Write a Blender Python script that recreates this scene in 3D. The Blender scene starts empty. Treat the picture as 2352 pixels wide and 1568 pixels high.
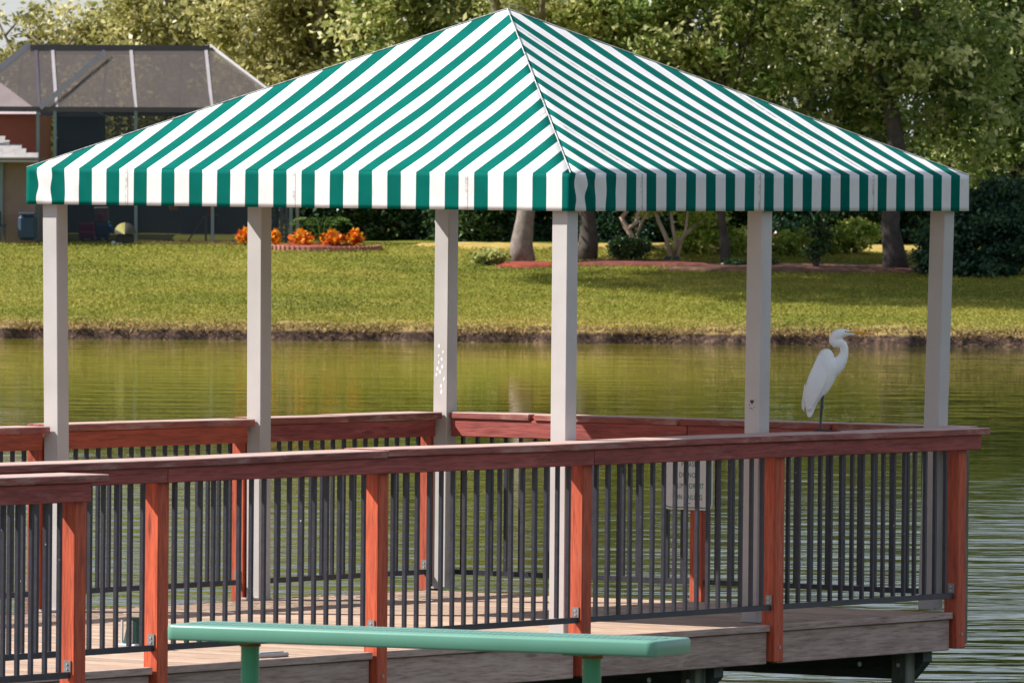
import bpy, bmesh, math, random
import numpy as np
from mathutils import Vector, Matrix
S = bpy.context.scene
C = S.collection
random.seed(7); rng = np.random.default_rng(7)

# ---------------------------------------------------------------- camera
CAM = np.array([-38.8988, -26.9988, 2.5396]); YAW, PITCH, ROLL, F = 0.6130959, 0.0207957, 0.008729, 20600.9
cy_, sy_ = math.cos(YAW), math.sin(YAW)
fw = np.array([cy_*math.cos(PITCH), sy_*math.cos(PITCH), -math.sin(PITCH)])
rt0 = np.array([sy_, -cy_, 0.0]); up0 = np.cross(rt0, fw)
rt = math.cos(ROLL)*rt0 + math.sin(ROLL)*up0
up = -math.sin(ROLL)*rt0 + math.cos(ROLL)*up0
cd = bpy.data.cameras.new('camera'); cam = bpy.data.objects.new('camera', cd); C.objects.link(cam)
cam.matrix_world = Matrix(((rt[0], up[0], -fw[0], CAM[0]), (rt[1], up[1], -fw[1], CAM[1]), (rt[2], up[2], -fw[2], CAM[2]), (0, 0, 0, 1)))
cd.sensor_width = 36; cd.lens = F/2352*36; cd.clip_start = 0.5; cd.clip_end = 3000
cd.dof.use_dof = True; cd.dof.focus_distance = 46.6; cd.dof.aperture_fstop = 27
S.camera = cam

# ---------------------------------------------------------------- light
SUN = Vector((-0.68, 0.97, 1.10)).normalized()
elev = math.asin(SUN.z); azim = math.atan2(SUN.x, SUN.y)
w = bpy.data.worlds.new('World'); S.world = w; w.use_nodes = True
nt = w.node_tree; nt.nodes.clear()
sky = nt.nodes.new('ShaderNodeTexSky'); sky.sky_type = 'NISHITA'; sky.sun_disc = False
sky.sun_elevation = elev; sky.sun_rotation = azim; sky.air_density = 1.0; sky.dust_density = 0.1; sky.ozone_density = 2.0
bg = nt.nodes.new('ShaderNodeBackground'); bg.inputs['Strength'].default_value = 0.060
wo = nt.nodes.new('ShaderNodeOutputWorld')
veil = nt.nodes.new('ShaderNodeMix'); veil.data_type = 'RGBA'; veil.inputs[0].default_value = 0.5; veil.inputs[7].default_value = (8.4, 9.0, 10.6, 1)   # thin high cloud over the whole sky
nt.links.new(sky.outputs[0], veil.inputs[6]); nt.links.new(veil.outputs[2], bg.inputs[0]); nt.links.new(bg.outputs[0], wo.inputs[0])
sd = bpy.data.lights.new('sun', 'SUN'); sd.energy = 5.0; sd.angle = math.radians(0.5); sd.color = (1.0, 0.95, 0.88)
so = bpy.data.objects.new('sun', sd); C.objects.link(so); so.rotation_euler = SUN.to_track_quat('Z', 'Y').to_euler(); so.location = (0, 0, 30)
S.view_settings.view_transform = 'Standard'; S.view_settings.look = 'None'; S.view_settings.exposure = 0.58; S.view_settings.gamma = 1.0

# ---------------------------------------------------------------- materials
def mat(name):
    m = bpy.data.materials.new(name); m.use_nodes = True
    n = m.node_tree; b = n.nodes['Principled BSDF']; return m, n, b
def N(n, t, **k):
    x = n.nodes.new(t)
    for a, v in k.items(): setattr(x, a, v)
    return x
def coords(n, scale=(1, 1, 1), kind='Object', rnd=True):
    tc = N(n, 'ShaderNodeTexCoord'); mp = N(n, 'ShaderNodeMapping'); mp.inputs['Scale'].default_value = scale
    n.links.new(tc.outputs[kind], mp.inputs[0])
    if rnd:
        oi = N(n, 'ShaderNodeObjectInfo'); ml = N(n, 'ShaderNodeMath', operation='MULTIPLY'); ml.inputs[1].default_value = 37.0
        n.links.new(oi.outputs['Random'], ml.inputs[0]); n.links.new(ml.outputs[0], mp.inputs['Location'])
    return mp.outputs[0]
def noise(n, vec, scale, detail=4, rough=.55, dist=0):
    x = N(n, 'ShaderNodeTexNoise'); x.inputs['Scale'].default_value = scale; x.inputs['Detail'].default_value = detail
    x.inputs['Roughness'].default_value = rough; x.inputs['Distortion'].default_value = dist
    if vec is not None: n.links.new(vec, x.inputs['Vector'])
    return x.outputs['Fac']
def ramp(n, fac, stops, interp='LINEAR'):
    r = N(n, 'ShaderNodeValToRGB'); r.color_ramp.interpolation = interp
    e = r.color_ramp.elements
    while len(e) < len(stops): e.new(.5)
    for k, (p, c) in enumerate(stops):
        e[k].position = p; e[k].color = (*c, 1) if len(c) == 3 else c
    n.links.new(fac, r.inputs[0]); return r.outputs[0]
def mixc(n, fac, a, b, mode='MIX'):
    x = N(n, 'ShaderNodeMix', data_type='RGBA', blend_type=mode)
    for s, v in ((0, fac), (6, a), (7, b)):
        if hasattr(v, 'links') or hasattr(v, 'is_linked'): n.links.new(v, x.inputs[s])
        else: x.inputs[s].default_value = v if s == 0 else (*v, 1)
    return x.outputs[2]
def mth(n, op, a, b=None, c=None):
    x = N(n, 'ShaderNodeMath', operation=op)
    for i, v in enumerate((a, b, c)):
        if v is None: continue
        if hasattr(v, 'is_linked'): n.links.new(v, x.inputs[i])
        else: x.inputs[i].default_value = v
    return x.outputs[0]
def bump(n, b, h, strength=.3, dist=.01):
    x = N(n, 'ShaderNodeBump'); x.inputs['Strength'].default_value = strength; x.inputs['Distance'].default_value = dist
    n.links.new(h, x.inputs['Height']); n.links.new(x.outputs[0], b.inputs['Normal']); return x
def bc(n, b, col): n.links.new(col, b.inputs['Base Color'])

def wood(name, dark, lite, worn, axis, wear=.25, rough=.75, topwear=0.0):
    m, n, b = mat(name)
    st = {'x': (1.1, 14, 14), 'y': (14, 1.1, 14), 'z': (14, 14, 1.1)}[axis]
    v = coords(n, st)
    g = noise(n, v, 1.6, 5, .6, 1.2)
    g2 = noise(n, v, 7, 3, .6)
    col = ramp(n, g, [(.3, dark), (.62, lite)])
    gs = ramp(n, g2, [(.30, (.62, .60, .58)), (.52, (1, 1, 1)), (.75, (1.12, 1.1, 1.08))])
    col = mixc(n, 1.0, col, gs, 'MULTIPLY')
    oi = N(n, 'ShaderNodeObjectInfo')
    hs = N(n, 'ShaderNodeHueSaturation'); n.links.new(col, hs.inputs['Color'])
    mr = N(n, 'ShaderNodeMapRange'); mr.inputs[3].default_value = .82; mr.inputs[4].default_value = 1.18
    n.links.new(oi.outputs['Random'], mr.inputs[0]); n.links.new(mr.outputs[0], hs.inputs['Value'])
    wv = coords(n, {'x': (.8, 3, 3), 'y': (3, .8, 3), 'z': (3, 3, .8)}[axis])
    wn = noise(n, wv, 3.0, 6, .7, .5)
    wm = ramp(n, wn, [(.62-wear*.35, (0, 0, 0)), (.78, (1, 1, 1))])
    col = mixc(n, mth(n, 'MULTIPLY', wm, .75), hs.outputs[0], worn)
    if topwear:
        ge = N(n, 'ShaderNodeNewGeometry'); sp = N(n, 'ShaderNodeSeparateXYZ'); n.links.new(ge.outputs['Normal'], sp.inputs[0])
        up_ = mth(n, 'GREATER_THAN', sp.outputs[2], .6)
        pt = ramp(n, noise(n, wv, 5, 6, .7), [(.3, (.45, .45, .45)), (.6, (1, 1, 1))])
        col = mixc(n, mth(n, 'MULTIPLY', mth(n, 'MULTIPLY', up_, pt), topwear), col, worn)
    # knots
    vo = N(n, 'ShaderNodeTexVoronoi'); vo.inputs['Scale'].default_value = 1.0
    kv = coords(n, {'x': (1.6, 8, 8), 'y': (8, 1.6, 8), 'z': (8, 8, 1.6)}[axis]); n.links.new(kv, vo.inputs['Vector'])
    kn = ramp(n, vo.outputs['Distance'], [(.06, (1, 1, 1)), (.13, (0, 0, 0))])
    col = mixc(n, mth(n, 'MULTIPLY', kn, .6), col, tuple(x*.35 for x in dark))
    bc(n, b, col); b.inputs['Roughness'].default_value = rough
    h = mth(n, 'ADD', g, mth(n, 'MULTIPLY', g2, .6)); bump(n, b, h, .55, .004)
    return m
RD = dict(dark=(.16, .035, .03), lite=(.30, .075, .06), worn=(.34, .17, .14))
M = {}
for a in 'xy':
    M['cap_'+a] = wood('stained_cap_wood_'+a, (.22, .06, .052), (.36, .11, .09), (.58, .44, .38), a, .35, .8, .85)
    M['head_'+a] = wood('stained_board_wood_'+a, (.24, .048, .042), (.42, .095, .08), (.46, .20, .17), a, .15, .75)
    M['fascia_'+a] = wood('weathered_fascia_wood_'+a, (.37, .26, .215), (.54, .40, .34), (.60, .48, .41), a, .3, .85)
    M['plank_'+a] = wood('weathered_deck_wood_'+a, (.36, .23, .16), (.52, .37, .27), (.60, .48, .37), a, .3, .85)
M['head_red_x'] = wood('fresh_stained_board', (.27, .045, .018), (.40, .075, .03), (.42, .15, .09), 'x', .05, .6)
M['post'] = wood('stained_post_wood', (.36, .055, .022), (.60, .105, .042), (.45, .16, .10), 'z', .12, .6)
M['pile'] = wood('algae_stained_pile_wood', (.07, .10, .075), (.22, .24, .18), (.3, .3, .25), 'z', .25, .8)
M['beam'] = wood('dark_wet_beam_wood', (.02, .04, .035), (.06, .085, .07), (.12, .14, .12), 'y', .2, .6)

def paint(name, col, rough=.5, var=.12, sc=6, metal=0, chips=None, bs=.08):
    m, n, b = mat(name)
    v = coords(n); f = noise(n, v, sc, 5, .6)
    c0 = tuple(x*(1-var) for x in col); c1 = tuple(min(x*(1+var), 1) for x in col)
    cc = ramp(n, f, [(.3, c0), (.7, c1)])
    if chips:
        k = ramp(n, noise(n, v, chips[1], 3, .6), [(chips[2], (0, 0, 0)), (chips[2]+.02, (1, 1, 1))]); cc = mixc(n, k, cc, chips[0])
    bc(n, b, cc); b.inputs['Roughness'].default_value = rough; b.inputs['Metallic'].default_value = metal
    bump(n, b, noise(n, v, sc*12, 3), bs, .002)
    return m
M['white_post'] = paint('off_white_painted_post', (.52, .49, .475), .45, .08, 3)
M['black'] = paint('aged_black_paint', (.036, .035, .046), .42, .25, 25, chips=((.42, .4, .4), 30, .735))
M['black'].node_tree.nodes['Principled BSDF'].inputs['Specular IOR Level'].default_value = .35
M['steel'] = paint('grey_bracket_steel', (.28, .27, .27), .4, .2, 30, .3)
M['white_chip'] = paint('bare_white_chip', (.93, .93, .93), .6, .02)
M['black_chip'] = paint('black_sticker', (.03, .03, .03), .5, .1)
M['bench_green'] = paint('thick_green_coating', (.13, .33, .245), .3, .05, 4)
M['bench_leg'] = paint('green_leg_paint', (.05, .30, .15), .4, .15, 5, chips=((.3, .12, .05), 9, .80))
M['rust'] = paint('rusty_plate', (.28, .12, .04), .8, .3, 30)
M['lamp_green'] = paint('dark_green_lamp_paint', (.02, .07, .05), .4, .2)
M['grey_box'] = paint('pale_grey_box', (.45, .45, .46), .6, .1)
M['screw'] = paint('screw_zinc', (.6, .6, .6), .35, .1, 30, .6)

# canopy fabric: stripes printed in the cloth, coordinate along the eave
PT = 0.19
def fabric(name, axis, off, white_frac, seamk, sign=1, warp=0):
    m, n, b = mat(name)
    tc = N(n, 'ShaderNodeTexCoord'); sp = N(n, 'ShaderNodeSeparateXYZ'); n.links.new(tc.outputs['Object'], sp.inputs[0])
    x = sp.outputs['XYZ'.index(axis)]
    wn = noise(n, tc.outputs['Object'], 1.5, 2)
    x = mth(n, 'ADD', x, mth(n, 'MULTIPLY', mth(n, 'SUBTRACT', wn, .5), .006))
    if warp:
        fall = mth(n, 'MAXIMUM', mth(n, 'SUBTRACT', 1.0, mth(n, 'MULTIPLY', mth(n, 'ABSOLUTE', mth(n, 'SUBTRACT', x, warp)), 3.0)), 0.0)
        wv = mth(n, 'SINE', mth(n, 'ADD', mth(n, 'MULTIPLY', sp.outputs[2], 48.0), mth(n, 'MULTIPLY', x, 20.0)))
        x = mth(n, 'ADD', x, mth(n, 'MULTIPLY', mth(n, 'MULTIPLY', wv, fall), .0045))
    s = mth(n, 'MULTIPLY_ADD', x, sign/PT, off)
    fr = mth(n, 'FRACT', s)
    isw = mth(n, 'LESS_THAN', fr, white_frac)
    # seams every six repeats, in the middle of a white stripe
    sm = mth(n, 'FRACT', mth(n, 'DIVIDE', mth(n, 'SUBTRACT', s, seamk+.31-3), 6.0))
    seam = mth(n, 'LESS_THAN', mth(n, 'ABSOLUTE', mth(n, 'SUBTRACT', sm, .5)), .0026)
    dirtband = mth(n, 'LESS_THAN', mth(n, 'ABSOLUTE', mth(n, 'SUBTRACT', sm, .492)), .0085)
    # drips of dirt, drawn out down the cloth
    mp = N(n, 'ShaderNodeMapping'); mp.inputs['Scale'].default_value = (45, 45, 5); n.links.new(tc.outputs['Object'], mp.inputs[0])
    dr = noise(n, mp.outputs[0], 1.6, 4, .7)
    dm = ramp(n, dr, [(.60, (0, 0, 0)), (.72, (1, 1, 1))])
    big = ramp(n, noise(n, tc.outputs['Object'], 2.2, 3), [(.42, (0, 0, 0)), (.62, (1, 1, 1))])
    soft = noise(n, tc.outputs['Object'], 5, 4)
    white = ramp(n, soft, [(.3, (.76, .745, .73)), (.7, (.83, .82, .81))])
    white = mixc(n, mth(n, 'MULTIPLY', mth(n, 'MULTIPLY', dm, big), .6), white, (.42, .37, .33))
    m2 = N(n, 'ShaderNodeMapping'); m2.inputs['Scale'].default_value = (20, 20, 20); n.links.new(tc.outputs['Object'], m2.inputs[0])
    pat = ramp(n, noise(n, m2.outputs[0], 1.2, 4, .7), [(.45, (0, 0, 0)), (.6, (1, 1, 1))])
    white = mixc(n, mth(n, 'MULTIPLY', mth(n, 'MULTIPLY', dirtband, pat), .75), white, (.42, .38, .34))
    green = ramp(n, soft, [(.3, (.0, .115, .092)), (.7, (.0, .145, .115))])
    col = mixc(n, isw, green, white)
    col = mixc(n, mth(n, 'MULTIPLY', seam, .6), col, (.25, .23, .21))
    bc(n, b, col); b.inputs['Roughness'].default_value = .8; b.inputs['Specular IOR Level'].default_value = .06
    wv = N(n, 'ShaderNodeTexNoise'); wv.inputs['Scale'].default_value = 5; n.links.new(tc.outputs['Object'], wv.inputs['Vector'])
    bump(n, b, wv.outputs['Fac'], .25, .02)
    # thin cloth lets a little light through
    tl = N(n, 'ShaderNodeBsdfTranslucent'); n.links.new(col, tl.inputs[0]); mx = N(n, 'ShaderNodeMixShader'); mx.inputs[0].default_value = .05
    out = n.nodes['Material Output']; n.links.new(b.outputs[0], mx.inputs[1]); n.links.new(tl.outputs[0], mx.inputs[2]); n.links.new(mx.outputs[0], out.inputs[0])
    return m

def leaf_mat(name, cols, trans=.35, rough=.45):
    m, n, b = mat(name)
    at = N(n, 'ShaderNodeAttribute'); at.attribute_name = 'tone'
    c = ramp(n, at.outputs['Fac'], [(k/(len(cols)-1), x) for k, x in enumerate(cols)])
    bc(n, b, c); b.inputs['Roughness'].default_value = rough
    tl = N(n, 'ShaderNodeBsdfTranslucent'); n.links.new(c, tl.inputs[0]); mx = N(n, 'ShaderNodeMixShader'); mx.inputs[0].default_value = trans
    out = n.nodes['Material Output']; n.links.new(b.outputs[0], mx.inputs[1]); n.links.new(tl.outputs[0], mx.inputs[2]); n.links.new(mx.outputs[0], out.inputs[0])
    return m

# ---------------------------------------------------------------- builders
class MB:
    def __init__(s): s.v = []; s.f = []
    def add(s, v, f):
        o = len(s.v); s.v += [tuple(x) for x in v]; s.f += [tuple(i+o for i in q) for q in f]; return s
    def box(s, x0, x1, y0, y1, z0, z1, bev=0.0):
        if bev <= 0:
            return s.add([(x0, y0, z0), (x1, y0, z0), (x1, y1, z0), (x0, y1, z0), (x0, y0, z1), (x1, y0, z1), (x1, y1, z1), (x0, y1, z1)],
                         [(0, 3, 2, 1), (4, 5, 6, 7), (0, 1, 5, 4), (1, 2, 6, 5), (2, 3, 7, 6), (3, 0, 4, 7)])
        bm = bmesh.new(); bmesh.ops.create_cube(bm, size=1)
        for v in bm.verts: v.co = (((x0+x1)/2+v.co.x*(x1-x0)), ((y0+y1)/2+v.co.y*(y1-y0)), ((z0+z1)/2+v.co.z*(z1-z0)))
        bmesh.ops.bevel(bm, geom=bm.edges[:], offset=bev, segments=1, affect='EDGES')
        bm.verts.ensure_lookup_table(); s.add([v.co[:] for v in bm.verts], [[v.index for v in f.verts] for f in bm.faces]); bm.free(); return s
    def tube(s, pts, rad, n=8, cap=True, flat=1.0, plane=None):
        pts = [Vector(p) for p in pts]; k = len(pts)
        if not hasattr(rad, '__len__'): rad = [rad]*k
        rings = []; ref = None
        for i, p in enumerate(pts):
            d = (pts[min(i+1, k-1)]-pts[max(i-1, 0)]).normalized()
            if ref is None: ref = d.orthogonal().normalized()
            if plane is not None: ref = Vector(plane).cross(d)
            ref = (ref-d*ref.dot(d)).normalized(); q = d.cross(ref)
            rings.append([p+(ref*math.cos(a)+q*math.sin(a)*flat)*rad[i] for a in [2*math.pi*j/n for j in range(n)]])
        v = [x for r in rings for x in r]; f = []
        for i in range(k-1):
            for j in range(n): f.append((i*n+j, i*n+(j+1) % n, (i+1)*n+(j+1) % n, (i+1)*n+j))
        if cap: f += [tuple(range(n))[::-1], tuple((k-1)*n+j for j in range(n))]
        return s.add(v, f)
    def prism(s, poly, d):   # poly of 3D points extruded by vector d
        n = len(poly); a = [Vector(p) for p in poly]; d = Vector(d)
        return s.add(a+[p+d for p in a], [tuple(range(n))[::-1], tuple(range(n, 2*n))]+[(i, (i+1) % n, n+(i+1) % n, n+i) for i in range(n)])
    def build(s, name, m, parent=None, frame=(0, 0, 0), smooth=False, origin=None):
        a = np.array(s.v, dtype=float); o = (a.min(0)+a.max(0))/2 if origin is None else np.array(origin, float)
        me = bpy.data.meshes.new(name); me.from_pydata((a-o).tolist(), [], s.f); me.update()
        bm = bmesh.new(); bm.from_mesh(me); bmesh.ops.recalc_face_normals(bm, faces=bm.faces); bm.to_mesh(me); bm.free()
        if m: me.materials.append(m)
        if smooth: me.polygons.foreach_set('use_smooth', [True]*len(me.polygons))
        ob = bpy.data.objects.new(name, me); C.objects.link(ob); ob.location = Vector(o)-Vector(frame)
        if parent: ob.parent = parent
        return ob
def tag(o, label=None, cat=None, group=None, kind=None):
    for k, v in (('label', label), ('category', cat), ('group', group), ('kind', kind)):
        if v: o[k] = v
    return o
def empty(name, loc, rz=0, label=None, cat=None, group=None):
    o = bpy.data.objects.new(name, None); C.objects.link(o); o.location = loc; o.rotation_euler = (0, 0, rz); o.empty_display_size = .2
    return tag(o, label, cat, group)
def dupchild(src, parent, loc, name=None):
    o = src.copy(); C.objects.link(o); o.parent = parent; o.location = loc; return o
# view-aligned ground frame: lateral, distance from the camera's foot, height
FH = np.array([cy_, sy_, 0.0]); RH = np.array([sy_, -cy_, 0.0]); BR = YAW-math.pi/2
def BW(lat, dist, z): return Vector(tuple(CAM*np.array([1, 1, 0])+RH*lat+FH*dist+np.array([0, 0, z])))
def loc(px, py, d):      # a point seen in the photograph, at ground distance d -> (lateral, distance, height)
    r = fw+rt*(px-1176)/F-up*(py-784)/F
    t = d/(r@FH); p = r*t
    return float(p@RH), d, float(CAM[2]+p[2])
def lat(px, d): return (px-1176)/F*d
def bempty(name, px, py, d, label, cat, group=None):
    l = loc(px, py, d); e = empty(name, BW(*l), BR, label, cat, group); e['_l'] = list(l); return e, l
WZ = -0.75

# ================================================================ SETTING
def build_grid(name, xs, ys, zf, m, kind='structure', label=None, cat=None):
    nx, ny = len(xs), len(ys); X, Y = np.meshgrid(xs, ys); Z = zf(X, Y)
    me = bpy.data.meshes.new(name); v = np.stack([X.ravel(), Y.ravel(), Z.ravel()], 1)
    i = np.arange(nx*ny).reshape(ny, nx); q = np.stack([i[:-1, :-1], i[:-1, 1:], i[1:, 1:], i[1:, :-1]], -1).reshape(-1, 4)
    me.from_pydata(v.tolist(), [], q.tolist()); me.materials.append(m)
    me.polygons.foreach_set('use_smooth', [True]*len(me.polygons))
    o = bpy.data.objects.new(name, me); C.objects.link(o); o.location = BW(0, 0, 0); o.rotation_euler = (0, 0, BR)
    return tag(o, label, cat, None, kind)
def vnoise(x, y, seed=0, octv=4):
    r = np.random.default_rng(seed); out = np.zeros_like(x); amp = 1.0
    for k in range(octv):
        for _ in range(3):
            a = r.uniform(0, 2*np.pi); fq = 2**k*r.uniform(.7, 1.3)
            out += amp*np.sin((x*np.cos(a)+y*np.sin(a))*fq+r.uniform(0, 6.28))/3
        amp *= .55
    return out
# water
m, n, b = mat('lake_water'); M['water'] = m
tc = N(n, 'ShaderNodeTexCoord')
def wmap(sc):
    mp = N(n, 'ShaderNodeMapping'); mp.inputs['Scale'].default_value = sc; n.links.new(tc.outputs['Object'], mp.inputs[0]); return mp.outputs[0]
h1 = noise(n, wmap((.6, 1.35, 1)), 1.0, 3, .5, .3); h2 = noise(n, wmap((3.0, 9.0, 1)), 1.0, 2, .5, .2)
patch = noise(n, wmap((.10, .045, 1)), 1.0, 2)
sp = N(n, 'ShaderNodeSeparateXYZ'); n.links.new(tc.outputs['Object'], sp.inputs[0])
h = mth(n, 'ADD', mth(n, 'MULTIPLY', h1, .085), mth(n, 'MULTIPLY', h2, .004))
# wind-roughened near water, calm further off
near = N(n, 'ShaderNodeMapRange'); n.links.new(sp.outputs[1], near.inputs[0])
for i, v in ((1, 100.0), (2, 62.0), (3, .13), (4, 1.3)): near.inputs[i].default_value = v
lt = N(n, 'ShaderNodeMapRange'); n.links.new(mth(n, 'ABSOLUTE', mth(n, 'SUBTRACT', sp.outputs[0], .3)), lt.inputs[0])   # breeze reaches the water either side of the shelter
for i, v in ((1, .6), (2, 2.6), (3, .6), (4, 1.35)): lt.inputs[i].default_value = v
amp = mth(n, 'MULTIPLY', near.outputs[0], mth(n, 'MULTIPLY', lt.outputs[0], mth(n, 'ADD', .5, patch)))
bp = N(n, 'ShaderNodeBump'); bp.inputs['Distance'].default_value = 1.0
n.links.new(h, bp.inputs['Height']); n.links.new(amp, bp.inputs['Strength']); n.links.new(bp.outputs[0], b.inputs['Normal'])
shal = N(n, 'ShaderNodeMapRange'); n.links.new(sp.outputs[1], shal.inputs[0])   # silty shallows towards the far bank
for i, v in ((1, 85.0), (2, 135.0), (3, 0.0), (4, 1.0)): shal.inputs[i].default_value = v
tree_refl = N(n, 'ShaderNodeMapRange'); n.links.new(sp.outputs[0], tree_refl.inputs[0])  # base colour darkens to the right, standing in for the tree reflections
for i, v in ((1, 1.0), (2, 6.0), (3, 1.0), (4, 0.15)): tree_refl.inputs[i].default_value = v
bc(n, b, mixc(n, mth(n, 'MULTIPLY', shal.outputs[0], tree_refl.outputs[0]), (.035, .045, .008), ramp(n, patch, [(.3, (.25, .235, .008)), (.7, (.31, .265, .012))])))
b.inputs['Roughness'].default_value = .02; b.inputs['IOR'].default_value = 1.333
build_grid('water', np.linspace(-400, 400, 3), np.linspace(25, 158.5, 3), lambda x, y: x*0+WZ, m)

# lawn, bank and the land beyond, one sheet out to the horizon
m, n, b = mat('lawn'); M['lawn'] = m
v0 = coords(n, (1, 1, 1), rnd=False)
vs = coords(n, (.55, .8, 1), rnd=False)
g1 = noise(n, vs, 1.0, 8, .68); g2 = noise(n, vs, .28, 3); g3 = noise(n, v0, 14, 4, .7)
grass = ramp(n, g1, [(.36, (.10, .135, .012)), (.50, (.20, .20, .022)), (.64, (.33, .27, .06))])
grass = mixc(n, ramp(n, g2, [(.4, (0, 0, 0)), (.62, (.65, .65, .65))]), grass, (.11, .155, .012))
grass = mixc(n, mth(n, 'MULTIPLY', g3, .30), grass, (.30, .26, .05))
sp = N(n, 'ShaderNodeSeparateXYZ'); n.links.new(coords(n, rnd=False), sp.inputs[0])
edge = mth(n, 'ADD', sp.outputs[1], mth(n, 'MULTIPLY', noise(n, vs, 2.2, 4), 2.6))
dry = N(n, 'ShaderNodeMapRange'); n.links.new(edge, dry.inputs[0])
for i, v in ((1, 161.0), (2, 159.2), (3, 0.0), (4, 1.0)): dry.inputs[i].default_value = v
grass = mixc(n, mth(n, 'MULTIPLY', dry.outputs[0], .8), grass, (.42, .29, .12))
ge = N(n, 'ShaderNodeSeparateXYZ'); n.links.new(coords(n, rnd=False), ge.inputs[0])
soil = ramp(n, noise(n, v0, 9, 5, .7), [(.35, (.03, .022, .02)), (.55, (.09, .055, .04)), (.72, (.26, .17, .11))])
z0 = mth(n, 'ADD', ge.outputs[2], mth(n, 'MULTIPLY', noise(n, v0, 6, 4), .08))
lo = N(n, 'ShaderNodeMapRange'); n.links.new(z0, lo.inputs[0])
for i, v in ((1, WZ+.25), (2, WZ+.20), (3, 0.0), (4, 1.0)): lo.inputs[i].default_value = v
bc(n, b, mixc(n, lo.outputs[0], grass, soil)); b.inputs['Roughness'].default_value = .9; b.inputs['Specular IOR Level'].default_value = .15
bump(n, b, mth(n, 'ADD', mth(n, 'MULTIPLY', g3, .5), g1), .8, .12)
def lawn_h(d):
    return np.interp(d, [150, 156.9, 157.25, 158.2, 160, 178, 186, 300, 1500], [-1.6, -.15, .20, .30, .42, 1.48, 1.6, 1.7, 6])+WZ
def land(x, y):
    e = (np.abs(y-157.2) < 1.6)
    wob = .22*vnoise(x*3.1, x*0, 3, 4)
    zz = lawn_h(y+wob*np.exp(-((y-157.2)/1.3)**2))
    return zz+.016*vnoise(x*2, y*2, 5)*(y > 158.5)+e*.03*vnoise(x*7, y*7, 9)
xs = np.concatenate([[-700, -300, -120, -60, -30, -16], np.arange(-11.5, 11.51, .07), [16, 30, 60, 120, 300, 700]])
ys = np.concatenate([[150, 155], np.arange(156.5, 159.2, .06), np.arange(159.3, 181, .5), [184, 188, 195, 210, 240, 300, 500, 900, 1500]])
build_grid('far_bank', xs, ys, land, m)
# near shore under the bench (below the frame)
build_grid('near_shore', np.linspace(-60, 60, 41), np.array([-40, -10, 10, 20, 28, 34, 37, 40]), lambda x, y: np.interp(y, [-40, 34, 37, 40], [.55, .5, -.9, -1.4])+.02*np.sin(x*3+y), paint('shore_soil', (.09, .085, .05), .95, .3, 1))
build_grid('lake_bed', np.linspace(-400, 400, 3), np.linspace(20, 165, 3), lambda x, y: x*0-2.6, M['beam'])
M['mulch'] = paint('red_bark_mulch', (.26, .045, .022), .9, .5, 8, bs=.8)
def mound(name, pxc, pyc, d, rx, ry, h, m, seed=0):
    l = loc(pxc, pyc, d); nv = 40; V = [(0, 0, h)]; Fa = []
    r = random.Random(seed)
    for k, fr in enumerate((.5, .82, 1.0)):
        for j in range(nv):
            a = 2*math.pi*j/nv; q = 1+.08*math.sin(3*a+seed)+.05*math.sin(7*a)+r.uniform(-.02, .02)
            x, y = rx*fr*q*math.cos(a), ry*fr*q*math.sin(a)
            base = float(lawn_h(np.array([l[1]+y]))[0])-float(lawn_h(np.array([l[1]]))[0])
            V.append((x, y, base+(h*(1-fr**3)+r.uniform(0, .02) if k < 2 else -.03)))
    for j in range(nv): Fa.append((0, 1+j, 1+(j+1) % nv))
    for k in range(2):
        for j in range(nv): a0 = 1+k*nv; Fa.append((a0+j, a0+nv+j, a0+nv+(j+1) % nv, a0+(j+1) % nv))
    mb = MB().add(V, Fa); zb = float(lawn_h(np.array([d]))[0])
    o = mb.build(name, m, origin=(0, 0, 0), smooth=True); o.location = BW(l[0], d, zb+.01); o.rotation_euler = (0, 0, BR)
    return tag(o, kind='structure')
mound('mulch_bed', 1215, 608, 172.4, .80, .55, .07, M['mulch'], 1)
mound('mulch_bed', 1470, 606, 173.2, 1.6, .8, .06, paint('shade_tinted_mulch', (.15, .04, .028), .95, .5, 8, bs=.8), 2)  # red mulch again, tree shade put into a darker brown colour
M['leaf_litter'] = paint('brown_leaf_litter', (.17, .08, .055), .95, .5, 6, bs=.8)  # plain brown litter with random tone
mound('leaf_litter_bed', 1880, 618, 172.2, 3.4, 1.2, .06, M['leaf_litter'], 3)
mound('sunlit_grass_patch', 1760, 580, 178.5, 4.6, 1.6, .05, paint('sunlit_yellow_grass', (.42, .30, .075), .95, .3, 5, bs=.6), 4)  # sunlight on the grass, painted as brighter yellow patches
mound('sunlit_grass_patch', 1130, 580, 178.0, 1.6, .9, .04, bpy.data.materials['sunlit_yellow_grass'], 5)

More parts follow.
